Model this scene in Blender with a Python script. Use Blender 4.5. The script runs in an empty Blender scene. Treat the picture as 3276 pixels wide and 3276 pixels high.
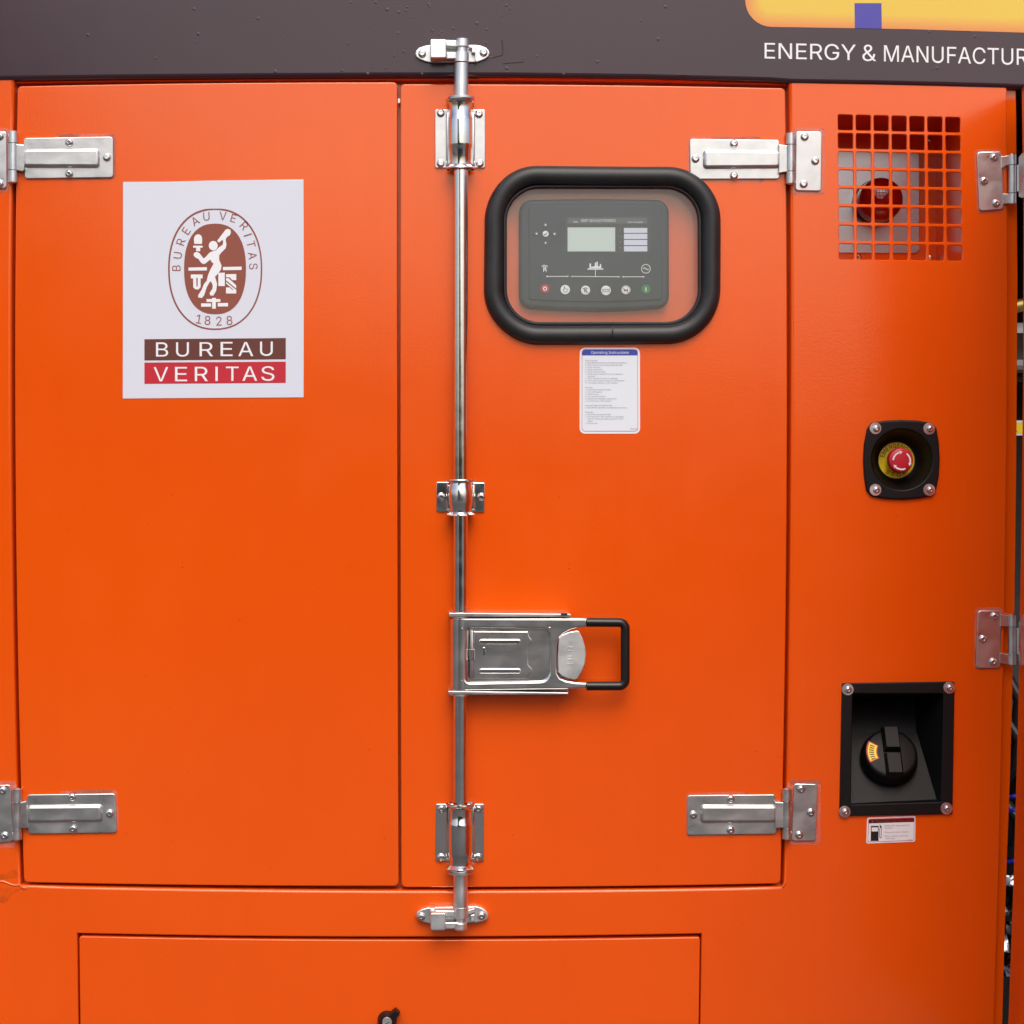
import bpy, bmesh, math, random
import numpy as np
from math import radians, sin, cos, pi
from mathutils import Vector, Matrix
from mathutils.geometry import delaunay_2d_cdt

random.seed(7)
SC = bpy.context.scene
COL = SC.collection

# ------------------------------------------------------------------ camera
# all measures are taken in units of 1/1967 m on the door plane (y = 0)
K = 1967.0          # units per metre
D = 3.3             # camera to door plane
PX, PY = 1440.0, 1530.0   # point of the door plane straight in front of the lens
CX, CZ = (PX - 1638.0) / K, 1.45
cam_d = bpy.data.cameras.new('camera')
cam = bpy.data.objects.new('camera', cam_d)
COL.objects.link(cam)
cam.location = (CX, -D, CZ)
cam.rotation_euler = (radians(90), 0, 0)
cam_d.sensor_width = 36.0
cam_d.lens = 36.0 * D / (3276.0 / K)
cam_d.shift_x = (1638.0 - PX) / 3276.0
cam_d.shift_y = -(1638.0 - PY) / 3276.0
cam_d.clip_start = 0.05
cam_d.clip_end = 500
SC.camera = cam

# ------------------------------------------------------------------ sky, sun, exposure
SUN_EL, SUN_ROT = radians(50), radians(175)
w = bpy.data.worlds.new('World')
SC.world = w
w.use_nodes = True
wn = w.node_tree
bgn = wn.nodes['Background']
sky = wn.nodes.new('ShaderNodeTexSky')
sky.sky_type = 'NISHITA'
sky.sun_disc = False
sky.sun_elevation = SUN_EL
sky.sun_rotation = SUN_ROT
sky.air_density = 1.0
sky.dust_density = 4.5
sky.ozone_density = 1.0
wn.links.new(sky.outputs['Color'], bgn.inputs['Color'])
bgn.inputs['Strength'].default_value = 0.15
sd = bpy.data.lights.new('sun', 'SUN')
sd.energy = 0.65
sd.angle = radians(45)
sd.color = (1.0, 0.97, 0.93)
sun = bpy.data.objects.new('sun', sd)
COL.objects.link(sun)
sdir = Vector((sin(SUN_ROT) * cos(SUN_EL), cos(SUN_ROT) * cos(SUN_EL), sin(SUN_EL)))
sun.rotation_euler = sdir.to_track_quat('Z', 'Y').to_euler()
sun.location = (0, -4, 6)
SC.view_settings.view_transform = 'Standard'
SC.view_settings.look = 'None'
SC.view_settings.exposure = 0.34
SC.view_settings.gamma = 1.0
SC.view_settings.use_curve_mapping = False

# ------------------------------------------------------------------ helpers
KB = 0.7e-8
def dist(x, y):
    dx, dy = x - PX, y - PY
    f = 1 - KB * (dx * dx + dy * dy)
    return PX + dx * f, PY + dy * f
def undist(x, y):
    ux, uy = x, y
    for _ in range(6):
        dx, dy = dist(ux, uy)
        ux += x - dx
        uy += y - dy
    return ux, uy
def W(sx, sy, y=0.0):
    s = (D + y) / D
    return Vector((CX + (sx - PX) / K * s, y, CZ + (PY - sy) / K * s))

def bow(pts, step=140, closed=True):
    out = []
    n = len(pts)
    for i in range(n if closed else n - 1):
        a, b = pts[i], pts[(i + 1) % n]
        L = math.hypot(b[0] - a[0], b[1] - a[1])
        m = max(1, int(L / step))
        ua, ub = undist(*a), undist(*b)
        for j in range(m):
            t = j / m
            if j == 0:
                out.append(tuple(a))
            else:
                out.append(dist(ua[0] + (ub[0] - ua[0]) * t, ua[1] + (ub[1] - ua[1]) * t))
    if not closed:
        out.append(tuple(pts[-1]))
    return out

def rnd(pts, r, seg=5):
    """round the corners of a polygon"""
    n = len(pts)
    rs = r if isinstance(r, (list, tuple)) else [r] * n
    out = []
    for i in range(n):
        p = Vector(pts[i]); a = Vector(pts[i - 1]); b = Vector(pts[(i + 1) % n])
        rr = rs[i]
        if rr <= 0:
            out.append((p.x, p.y)); continue
        u = (a - p).normalized(); v = (b - p).normalized()
        ang = u.angle(v)
        d = min(rr / math.tan(ang / 2), (a - p).length * .49, (b - p).length * .49)
        rr2 = d * math.tan(ang / 2)
        c = p + (u + v).normalized() * (rr2 / math.sin(ang / 2))
        s0 = p + u * d - c; s1 = p + v * d - c
        a0 = math.atan2(s0.y, s0.x); a1 = math.atan2(s1.y, s1.x)
        da = (a1 - a0 + pi) % (2 * pi) - pi
        for k in range(seg + 1):
            t = a0 + da * k / seg
            out.append((c.x + rr2 * cos(t), c.y + rr2 * sin(t)))
    return out

def rect(x0, y0, x1, y1, r=0, seg=5):
    q = [(x0, y0), (x1, y0), (x1, y1), (x0, y1)]
    return rnd(q, r, seg) if r else q

def circ(cx, cy, rx, ry=None, n=40, e=2.0, a0=0.0):
    ry = ry or rx
    out = []
    for i in range(n):
        t = a0 + 2 * pi * i / n
        c, s = cos(t), sin(t)
        out.append((cx + rx * math.copysign(abs(c) ** (2 / e), c), cy + ry * math.copysign(abs(s) ** (2 / e), s)))
    return out

def zoom(ox, oy, f):
    """coordinates read off an enlarged detail"""
    def g(x, y=None):
        if y is None:
            return [(ox + a * f, oy + b * f) for a, b in x]
        return (ox + x * f, oy + y * f)
    return g

def area2(p):
    return sum(p[i][0] * p[(i + 1) % len(p)][1] - p[(i + 1) % len(p)][0] * p[i][1] for i in range(len(p))) / 2

def offs(p, d):
    """shift a polygon to its left by d"""
    n = len(p); out = []
    for i in range(n):
        a, b, c = Vector(p[i - 1]), Vector(p[i]), Vector(p[(i + 1) % n])
        e1 = (b - a); e2 = (c - b)
        if e1.length < 1e-9: e1 = e2
        if e2.length < 1e-9: e2 = e1
        e1 = e1.normalized(); e2 = e2.normalized()
        n1 = Vector((-e1.y, e1.x)); n2 = Vector((-e2.y, e2.x))
        m = (n1 + n2) / max(0.35, 1 + n1.dot(n2))
        q = b + m * d
        out.append((q.x, q.y))
    return out

def inpoly(x, y, p):
    r = False; n = len(p)
    for i in range(n):
        x0, y0 = p[i]; x1, y1 = p[i - 1]
        if (y0 > y) != (y1 > y) and x < (x1 - x0) * (y - y0) / (y1 - y0) + x0: r = not r
    return r
def tessellate_polygon(polys):
    """triangles of an outline with holes, as indices into the joined point list"""
    vs = []; es = []
    for p in polys:
        o = len(vs); n = len(p)
        vs += [Vector((q.x, q.y)) for q in p]
        es += [(o + i, o + (i + 1) % n) for i in range(n)]
    ov, oe, of, orig, _, _ = delaunay_2d_cdt(vs, es, [], 0, 1e-7)
    P2 = [[(q.x, q.y) for q in p] for p in polys]
    out = []
    for f in of:
        cx = sum(ov[i].x for i in f) / len(f); cy = sum(ov[i].y for i in f) / len(f)
        if not inpoly(cx, cy, P2[0]) or any(inpoly(cx, cy, h) for h in P2[1:]): continue
        if all(orig[i] for i in f): out.append(tuple(orig[i][0] for i in f))
    return out

class MB:
    lift = 0
    def __init__(s):
        s.v = []; s.f = []; s.ff = set()
    def add(s, vs, fs):
        o = len(s.v)
        s.v += [Vector(v) for v in vs]
        s.f += [tuple(i + o for i in f) for f in fs]
        return s
    def plate(s, outline, yf, yb, bev=0.0, holes=(), seg=2, back=True, mapy=None, bevs=None):
        """sheet with thickness: outline in photo units, front at yf, back at yb, rounded front edges"""
        def world(pl):
            q = [W(x, y, yf if mapy is None else mapy) for x, y in pl]
            return [(v.x, v.z) for v in q]
        loops = []
        o = world(outline)
        if area2(o) < 0: o = o[::-1]
        loops.append(o)
        for h in holes:
            q = world(h)
            if area2(q) > 0: q = q[::-1]
            loops.append(q)
        fr = []; bk = []
        vs = []; fs = []
        bev0 = bev
        for li, lp in enumerate(loops):
            bev = bevs.get(li, bev0) if bevs else bev0
            n = len(lp)
            rings = [(0.0, yb)]
            if bev > 0:
                for k in range(seg + 1):
                    a = k / seg * pi / 2
                    rings.append((bev * (1 - cos(a)), yf + bev * (1 - sin(a))))
            else:
                rings.append((0.0, yf))
            base = len(vs)
            for d, yy in rings:
                q = offs(lp, d) if d > 0 else lp
                vs += [(x, yy, z) for x, z in q]
            for k in range(len(rings) - 1):
                for i in range(n):
                    j = (i + 1) % n
                    fs.append((base + k * n + i, base + k * n + j, base + (k + 1) * n + j, base + (k + 1) * n + i))
            bk.append((base, n)); fr.append((base + (len(rings) - 1) * n, n))
        ncap = len(fs)
        for caps in ([fr, bk] if back else [fr]):
            idx = []; polys = []
            for b0, n in caps:
                polys.append([Vector((vs[b0 + i][0], vs[b0 + i][2], 0)) for i in range(n)])
                idx += list(range(b0, b0 + n))
            for t in tessellate_polygon(polys):
                fs.append(tuple(idx[i] for i in t))
        s.ff |= set(range(len(s.f) + ncap, len(s.f) + len(fs)))
        return s.add(vs, fs)
    def flat(s, outline, y, holes=()):
        loops = [outline] + list(holes)
        vs = []; polys = []
        for lp in loops:
            q = [W(x, yy, y) for x, yy in lp]
            vs += q
            polys.append([Vector((v.x, v.z, 0)) for v in q])
        fs = []
        for t in tessellate_polygon(polys):
            a, b, c = (vs[i] for i in t)
            nrm = (b - a).cross(c - a)
            fs.append(tuple(t) if nrm.y < 0 else tuple(t)[::-1])
        return s.add(vs, fs)
    def lathe(s, c, axis, prof, n=32, cap0=True, cap1=True, ref=None):
        """prof: list of (distance along axis, radius) in metres"""
        axis = Vector(axis).normalized()
        u = Vector(ref) if ref else (Vector((1, 0, 0)) if abs(axis.x) < .9 else Vector((0, 0, 1)))
        u = (u - axis * u.dot(axis)).normalized(); v = axis.cross(u)
        vs = []; fs = []
        for h, r in prof:
            for i in range(n):
                t = 2 * pi * i / n
                vs.append(Vector(c) + axis * h + (u * cos(t) + v * sin(t)) * r)
        for k in range(len(prof) - 1):
            for i in range(n):
                j = (i + 1) % n
                fs.append((k * n + i, k * n + j, (k + 1) * n + j, (k + 1) * n + i))
        if cap0: fs.append(tuple(range(n))[::-1])
        if cap1: fs.append(tuple((len(prof) - 1) * n + i for i in range(n)))
        return s.add(vs, fs)
    def tube(s, pts, r, n=16, closed=False, flat=1.0):
        pts = [Vector(p) for p in pts]
        m = len(pts); vs = []; fs = []
        for i, p in enumerate(pts):
            a = pts[i - 1] if (i or closed) else p
            b = pts[(i + 1) % m] if (i < m - 1 or closed) else p
            t = (b - a).normalized()
            up = Vector((0, -1, 0))
            if abs(t.dot(up)) > .9: up = Vector((0, 0, 1))
            u = t.cross(up).normalized(); v = u.cross(t)
            for k in range(n):
                q = 2 * pi * k / n
                vs.append(p + u * cos(q) * r + v * sin(q) * r * flat)
        for i in range(m if closed else m - 1):
            j = (i + 1) % m
            for k in range(n):
                l = (k + 1) % n
                fs.append((i * n + k, i * n + l, j * n + l, j * n + k))
        if not closed:
            fs.append(tuple(range(n))[::-1]); fs.append(tuple((m - 1) * n + k for k in range(n)))
        return s.add(vs, fs)
    def box(s, a, b):
        (x0, y0, z0), (x1, y1, z1) = a, b
        vs = [(x, y, z) for x in (x0, x1) for y in (y0, y1) for z in (z0, z1)]
        return s.add(vs, [(0, 1, 3, 2), (4, 6, 7, 5), (0, 4, 5, 1), (2, 3, 7, 6), (0, 2, 6, 4), (1, 5, 7, 3)])
    def line(s, pts, wd, y, closed=False):
        """flat printed stroke"""
        if closed:
            a = area2(pts)
            p = pts if a > 0 else pts[::-1]
            return s.flat(offs(p, -wd / 2), y, [offs(p, wd / 2)])
        MB.lift = (MB.lift + 1) % 6
        y -= MB.lift * .00002
        P = [Vector(q) for q in pts]; n = len(P); e = wd * .3
        P[0] = P[0] + (P[0] - P[1]).normalized() * e; P[-1] = P[-1] + (P[-1] - P[-2]).normalized() * e
        lf = []; rg = []
        for i in range(n):
            d1 = (P[i] - P[i - 1]).normalized() if i else (P[1] - P[0]).normalized()
            d2 = (P[i + 1] - P[i]).normalized() if i < n - 1 else d1
            m = Vector((-d1.y - d2.y, d1.x + d2.x)); m = m / max(.5, 1 + d1.dot(d2)) * wd / 2
            lf.append(P[i] + m); rg.append(P[i] - m)
        vs = [W(q.x, q.y, y) for q in lf + rg]; fs = []
        for i in range(n - 1):
            f = (i, i + 1, n + i + 1, n + i)
            nr = (vs[f[1]] - vs[f[0]]).cross(vs[f[2]] - vs[f[0]])
            fs.append(f if nr.y < 0 else f[::-1])
        s.add(vs, fs)
        return s
    def obj(s, name, mat, parent=None, smooth=25, recalc=True):
        vs = s.v
        lo = Vector([min(v[i] for v in vs) for i in range(3)]); hi = Vector([max(v[i] for v in vs) for i in range(3)])
        c = (lo + hi) / 2
        me = bpy.data.meshes.new(name)
        me.from_pydata([v - c for v in vs], [], s.f)
        if recalc:
            bm = bmesh.new(); bm.from_mesh(me)
            bmesh.ops.recalc_face_normals(bm, faces=bm.faces)
            bm.to_mesh(me); bm.free()
        me.materials.append(mat)
        if smooth:
            me.set_sharp_from_angle(angle=radians(smooth))
            me.polygons.foreach_set('use_smooth', [i not in s.ff for i in range(len(me.polygons))])
        o = bpy.data.objects.new(name, me)
        COL.objects.link(o)
        place(o, c, parent)
        return o

ORG = {}
def place(o, c, parent):
    c = Vector(c)
    ORG[o.name] = c
    if parent is not None:
        o.parent = parent
        o.location = c - ORG[parent.name]
    else:
        o.location = c

def thing(name, label, cat, loc, group=None):
    o = bpy.data.objects.new(name, None)
    o.empty_display_size = 0.02
    COL.objects.link(o)
    place(o, loc, None)
    return tag(o, label, cat, group)
def tag(o, label, cat, group=None):
    o['label'] = label; o['category'] = cat
    if group: o['group'] = group
    return o

# text ------------------------------------------------------------
_tc = {}
FONT = None
try:      # the sans-serif that ships with Blender; the built-in font if it is not there
    import os
    FONT = bpy.data.fonts.load(os.path.join(bpy.utils.system_resource('DATAFILES'), 'fonts', 'Inter.woff2'))
except Exception:
    FONT = None
def glyphs(s, bold=0.0, ital=0.0):
    """filled outline of a string: points, triangles, outline edges"""
    key = (s, bold)
    if key not in _tc:
        if s == 'I':
            h = cap(); t = .075 + bold
            _tc[key] = ([(-t / 2 + .05, 0), (t / 2 + .05, 0), (t / 2 + .05, h), (-t / 2 + .05, h)], [(0, 1, 2, 3)], [(0, 1), (1, 2), (2, 3), (3, 0)])
            return _tc[key]
        cu = bpy.data.curves.new('t', 'FONT')
        cu.body = s
        if FONT: cu.font = FONT
        cu.size = 1.0; cu.offset = bold; cu.resolution_u = 3; cu.fill_mode = 'NONE'
        ob = bpy.data.objects.new('t', cu); COL.objects.link(ob)
        dg = bpy.context.evaluated_depsgraph_get()
        me = bpy.data.meshes.new_from_object(ob.evaluated_get(dg))
        vs = [(v.co.x, v.co.y) for v in me.vertices]; es = [tuple(e.vertices) for e in me.edges]
        bpy.data.objects.remove(ob); bpy.data.curves.remove(cu); bpy.data.meshes.remove(me)
        # direct the edges along each contour
        nb = {}
        for e in es:
            nb.setdefault(e[0], []).append(e[1]); nb.setdefault(e[1], []).append(e[0])
        loops = []; seen = set()
        for v0 in range(len(vs)):
            if v0 in seen or v0 not in nb: continue
            lp = [v0]; seen.add(v0); cur = v0
            nxt = v0 + 1 if (v0 + 1) in nb[v0] else nb[v0][0]
            while nxt not in seen:
                lp.append(nxt); seen.add(nxt)
                c = [q for q in nb[nxt] if q not in seen]
                if not c: break
                nxt = c[0]
            loops.append(lp)
        de = [(lp[i], lp[(i + 1) % len(lp)]) for lp in loops for i in range(len(lp))]
        ov, oe, of, orig, _, _ = delaunay_2d_cdt([Vector(v) for v in vs], de, [], 0, 1e-6)
        E = np.array([(vs[i][0], vs[i][1], vs[j][0], vs[j][1]) for i, j in de])
        keep = []
        for f in of:
            cx = sum(ov[i].x for i in f) / 3; cy = sum(ov[i].y for i in f) / 3
            up = (E[:, 1] <= cy) & (E[:, 3] > cy); dn = (E[:, 1] > cy) & (E[:, 3] <= cy)
            m_ = up | dn
            if not m_.any(): continue
            q = E[m_]; xx = q[:, 0] + (cy - q[:, 1]) / (q[:, 3] - q[:, 1]) * (q[:, 2] - q[:, 0])
            wn_ = int(((xx > cx) * np.where(up[m_], 1, -1)).sum())
            if wn_ != 0: keep.append(tuple(f))
        used = sorted({i for f in keep for i in f}); mp = {o: k for k, o in enumerate(used)}
        pts = [(ov[i].x, ov[i].y) for i in used]; tri = [tuple(mp[i] for i in f) for f in keep]
        cnt = {}
        for f in tri:
            for i in range(3):
                e = (f[i], f[(i + 1) % 3]); cnt[e] = 1
        border = [e for e in cnt if (e[1], e[0]) not in cnt]
        _tc[key] = (pts, tri, border)
    return _tc[key]
CAP = None
def cap():
    global CAP
    if CAP is None:
        CAP = max(v[1] for v in glyphs('H')[0])
    return CAP
def put(B, s, fn, y, bold=0.0, depth=0.0):
    vs, fs, ed = glyphs(s, bold)
    wv = [W(*fn(u, v), y) for u, v in vs]
    ff = []
    for f in fs:
        a, b, c = wv[f[0]], wv[f[1]], wv[f[2]]
        ff.append(f if (b - a).cross(c - a).y < 0 else f[::-1])
    if depth:
        n = len(wv); wv = wv + [v + Vector((0, depth, 0)) for v in wv]; ff += [(a, b, n + b, n + a) for a, b in ed]
    B.add(wv, ff)
def fit(B, s, x0, x1, yt, yb, y, bold=0.0, skew=0.0):
    """one line of capitals stretched between x0..x1 and top..baseline; skew tilts the baseline"""
    vs = glyphs(s, bold)[0]
    u0 = min(v[0] for v in vs); u1 = max(v[0] for v in vs); c = cap()
    sx = (x1 - x0) / (u1 - u0); sy = (yb - yt) / c
    put(B, s, lambda u, v: (x0 + (u - u0) * sx, yb - v * sy + (u - u0) * sx * skew), y, bold)
def line_of(B, s, x0, yb, size, y, xs=1.0, bold=0.0, skew=0.0):
    k = size / cap()
    vs = glyphs(s, bold)[0]; u0 = min(v[0] for v in vs)
    put(B, s, lambda u, v: (x0 + (u - u0) * k * xs, yb - v * k + (u - u0) * k * xs * skew), y, bold)
def turned(B, s, cx, cy, size, ang, y, xs=1.0, bold=0.0, depth=0.0):
    vs = glyphs(s, bold)[0]
    um = (min(v[0] for v in vs) + max(v[0] for v in vs)) / 2; c = cap(); k = size / c
    ca, sa = cos(radians(ang)), sin(radians(ang))
    def fn(u, v):
        a = (u - um) * k * xs; b = (v - c / 2) * k
        return cx + a * ca - b * sa, cy - (a * sa + b * ca)
    put(B, s, fn, y, bold, depth)

# ------------------------------------------------------------------ materials
def S(r, g, b):
    f = lambda c: (c / 255 / 12.92) if c / 255 <= .04045 else ((c / 255 + .055) / 1.055) ** 2.4
    return (f(r), f(g), f(b), 1)
def nodes(name):
    m = bpy.data.materials.new(name); m.use_nodes = True
    return m, m.node_tree, m.node_tree.nodes['Principled BSDF']
def link(nt, a, ao, b, bi): nt.links.new(a.outputs[ao], b.inputs[bi])
def noise(nt, scale, detail=3, rough=.5, stretch=None, coord='Object'):
    tc = nt.nodes.new('ShaderNodeTexCoord'); n = nt.nodes.new('ShaderNodeTexNoise')
    n.inputs['Scale'].default_value = scale; n.inputs['Detail'].default_value = detail; n.inputs['Roughness'].default_value = rough
    if stretch:
        mp = nt.nodes.new('ShaderNodeMapping'); mp.inputs['Scale'].default_value = stretch
        link(nt, tc, coord, mp, 'Vector'); link(nt, mp, 'Vector', n, 'Vector')
    else:
        link(nt, tc, coord, n, 'Vector')
    return n
def bumps(nt, p, items):
    prev = None
    for n, strength, distance in items:
        b = nt.nodes.new('ShaderNodeBump'); b.inputs['Strength'].default_value = strength; b.inputs['Distance'].default_value = distance
        out = 'Fac' if 'Fac' in n.outputs else 0
        nt.links.new(n.outputs[out], b.inputs['Height'])
        if prev: link(nt, prev, 'Normal', b, 'Normal')
        prev = b
    link(nt, prev, 'Normal', p, 'Normal')
def ramp(nt, src, out, a, b, ca, cb):
    r = nt.nodes.new('ShaderNodeValToRGB')
    r.color_ramp.elements[0].position = a; r.color_ramp.elements[1].position = b
    r.color_ramp.elements[0].color = ca; r.color_ramp.elements[1].color = cb
    nt.links.new(src.outputs[out], r.inputs['Fac'])
    return r

def paint(name, col, col2, rough=.15, ior=1.66, peel=.12, tint=(1, 1, 1)):
    m, nt, p = nodes(name)
    n = noise(nt, 2.3, 5, .6)
    r = ramp(nt, n, 'Fac', .3, .7, col, col2)
    # fine dark specks of dirt
    v = noise(nt, 140, 2, .5)
    sp = ramp(nt, v, 'Fac', .765, .80, (1, 1, 1, 1), (.45, .4, .4, 1))
    st = noise(nt, 5, 5, .6, stretch=(6, 6, .35)); sr = ramp(nt, st, 'Fac', .35, .72, (1, 1, 1, 1), (.90, .88, .86, 1))
    m0 = nt.nodes.new('ShaderNodeMix'); m0.data_type = 'RGBA'; m0.blend_type = 'MULTIPLY'; m0.inputs['Factor'].default_value = .18
    nt.links.new(r.outputs['Color'], m0.inputs['A']); nt.links.new(sr.outputs['Color'], m0.inputs['B'])
    mx = nt.nodes.new('ShaderNodeMix'); mx.data_type = 'RGBA'; mx.blend_type = 'MULTIPLY'; mx.inputs['Factor'].default_value = .55
    nt.links.new(m0.outputs['Result'], mx.inputs['A']); nt.links.new(sp.outputs['Color'], mx.inputs['B'])
    nt.links.new(mx.outputs['Result'], p.inputs['Base Color'])
    p.inputs['Roughness'].default_value = rough
    p.inputs['IOR'].default_value = ior
    p.inputs['Specular Tint'].default_value = tint + (1,)
    rn = noise(nt, 9, 4, .6)
    rr = ramp(nt, rn, 'Fac', .3, .75, (rough * .85,) * 3 + (1,), (rough * 1.25,) * 3 + (1,))
    nt.links.new(rr.outputs['Color'], p.inputs['Roughness'])
    bumps(nt, p, [(noise(nt, 1.7, 2, .4), .07, .01), (noise(nt, 330, 2, .5), peel, .001)])
    return m
def plain(name, col, rough=.5, metal=0, ior=1.5, bump=None, var=0.0):
    m, nt, p = nodes(name)
    p.inputs['Base Color'].default_value = col
    p.inputs['Roughness'].default_value = rough; p.inputs['Metallic'].default_value = metal; p.inputs['IOR'].default_value = ior
    if var:
        n = noise(nt, 25, 4, .6)
        r = ramp(nt, n, 'Fac', .3, .7, tuple(c * (1 - var) for c in col[:3]) + (1,), tuple(min(1, c * (1 + var)) for c in col[:3]) + (1,))
        nt.links.new(r.outputs['Color'], p.inputs['Base Color'])
    if bump:
        bumps(nt, p, [(noise(nt, bump[0], 3, .5), bump[1], .001)])
    return m
def steel(name, col, r0, r1, waves=.25, fine=.03, stretch=(1, 1, 1.6)):
    m, nt, p = nodes(name)
    p.inputs['Metallic'].default_value = 1
    n = noise(nt, 22, 3, .55, stretch=stretch)
    rr = ramp(nt, n, 'Fac', .35, .7, (r0,) * 3 + (1,), (r1,) * 3 + (1,))
    nt.links.new(rr.outputs['Color'], p.inputs['Roughness'])
    c = ramp(nt, noise(nt, 35, 5, .65), 'Fac', .35, .62, tuple(q * .91 for q in col[:3]) + (1,), col)
    nt.links.new(c.outputs['Color'], p.inputs['Base Color'])
    bumps(nt, p, [(noise(nt, 26, 2, .4), waves, .004), (noise(nt, 420, 2, .5), fine, .0006)])
    return m

M = {}
M['orange'] = paint('orange_paint', (.78, .084, .0008, 1), (.83, .094, .0012, 1), tint=(1, .97, .78))
M['brown'] = paint('brown_vinyl', (.040, .018, .025, 1), (.050, .024, .032, 1), rough=.2, ior=1.52, peel=.02)
M['steel'] = steel('stainless_sheet', (.69, .69, .68, 1), .26, .42, waves=.10)
M['chrome'] = steel('polished_steel', (.82, .80, .78, 1), .10, .20, waves=.05, fine=.01)
M['brushed'] = steel('pressed_steel', (.82, .80, .78, 1), .19, .27, waves=.05, fine=.0)
M['satin'] = steel('satin_casting', (.80, .80, .79, 1), .34, .48, waves=.05, fine=.12)
M['bolt'] = steel('bolt_steel', (.74, .74, .73, 1), .10, .18, waves=0.02, fine=.01)
M['alu'] = plain('mill_aluminium', (.58, .58, .59, 1), .27, metal=1)
M['rubber'] = plain('black_rubber', (.014, .014, .015, 1), .42, bump=(300, .10), var=.25)
M['plastic'] = plain('black_plastic', (.0035, .0035, .004, 1), .48, ior=1.36, bump=(700, .18), var=.2)
M['gloss_black'] = plain('smooth_black_plastic', (.007, .007, .0075, 1), .3, bump=(500, .05))
M['paper'] = plain('white_vinyl', (.67, .695, .78, 1), .42, bump=(60, .03))
M['white'] = plain('white_ink', (.82, .82, .84, 1), .45)
M['emblem'] = plain('emblem_brown_ink', S(140, 72, 56), .45)
M['bar_brown'] = plain('dark_brown_ink', S(98, 48, 38), .4)
M['bar_red'] = plain('crimson_ink', S(190, 28, 46), .4)
M['blue'] = plain('blue_ink', S(52, 66, 170), .4)
M['red_ink'] = plain('red_ink', S(190, 30, 40), .4)
M['black_ink'] = plain('black_ink', (.012, .010, .010, 1), .4)
M['grey_ink'] = plain('grey_ink', S(120, 122, 130), .5)
M['pale_blue'] = plain('pale_blue_ink', S(222, 230, 238), .42)
M['purple'] = plain('violet_ink', S(62, 52, 160), .3, ior=1.6)
M['yellow'] = plain('yellow_ink', S(255, 222, 20), .38)
M['button_red'] = plain('red_button_plastic', S(190, 26, 44), .42, bump=(500, .05))
M['panel_black'] = plain('controller_black', (.012, .021, .028, 1), .5, bump=(600, .02))
M['panel_grey'] = plain('controller_grey', (.030, .033, .034, 1), .4)
M['title_grey'] = plain('title_bar_grey', (.085, .09, .095, 1), .4)
M['lcd'] = plain('lcd_face', S(200, 214, 206), .25)
M['icon'] = plain('icon_white', (.85, .86, .84, 1), .45)
M['panel_red'] = plain('stop_key_red', S(176, 24, 32), .45)
M['panel_green'] = plain('start_key_green', S(20, 120, 62), .45)
M['lens'] = None
M['dark'] = plain('dark_foam', (.010, .010, .010, 1), .9, bump=(90, .6))
M['dark_grey'] = plain('grey_engine_paint', (.055, .055, .058, 1), .5, var=.3)
M['light_grey'] = plain('light_grey_housing', (.50, .52, .52, 1), .45)
M['blue_wire'] = plain('blue_cable', S(24, 34, 150), .4)
M['foil'] = steel('crumpled_foil', (.20, .20, .21, 1), .1, .2, waves=1.0, fine=.3)
M['concrete'] = plain('asphalt', (.06, .059, .057, 1), .85, var=.25)
M['wallgrey'] = plain('reflection_wall_grey', (.09, .088, .083, 1), .9, var=.25)  # grey of the added wall that paint and steel reflect
m, nt, p = nodes('red_lens')
p.inputs['Base Color'].default_value = (.34, .005, .005, 1); p.inputs['Roughness'].default_value = .05
p.inputs['Transmission Weight'].default_value = .35; p.inputs['Coat Weight'].default_value = .6; p.inputs['IOR'].default_value = 1.49
M['lens'] = m
# clear window sheet: mirror part by Fresnel, a little dust that also paints in reflected-sky haze
m = bpy.data.materials.new('clear_acrylic'); m.use_nodes = True; nt = m.node_tree; nt.nodes.clear()
out = nt.nodes.new('ShaderNodeOutputMaterial'); tr = nt.nodes.new('ShaderNodeBsdfTransparent'); gl = nt.nodes.new('ShaderNodeBsdfGlossy')
df = nt.nodes.new('ShaderNodeBsdfDiffuse'); fr = nt.nodes.new('ShaderNodeFresnel'); m1 = nt.nodes.new('ShaderNodeMixShader'); m2 = nt.nodes.new('ShaderNodeMixShader')
tr.inputs['Color'].default_value = (.95, .965, .97, 1); gl.inputs['Roughness'].default_value = .04
df.inputs['Color'].default_value = (.70, .80, .86, 1)
fr.inputs['IOR'].default_value = 1.6
dn = noise(nt, 7, 5, .65); dr = ramp(nt, dn, 'Fac', .3, .75, (.006, .006, .006, 1), (.024, .024, .024, 1))
nt.links.new(dr.outputs['Color'], m1.inputs['Fac']); nt.links.new(tr.outputs[0], m1.inputs[1]); nt.links.new(df.outputs[0], m1.inputs[2])
m2.inputs['Fac'].default_value = .042; nt.links.new(m1.outputs[0], m2.inputs[1]); nt.links.new(gl.outputs[0], m2.inputs[2])
wv = noise(nt, 5, 2, .4); bp = nt.nodes.new('ShaderNodeBump'); bp.inputs['Strength'].default_value = .12; bp.inputs['Distance'].default_value = .01
nt.links.new(wv.outputs['Fac'], bp.inputs['Height']); nt.links.new(bp.outputs[0], gl.inputs['Normal'])
nt.links.new(m2.outputs[0], out.inputs['Surface'])
M['glass'] = m
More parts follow.
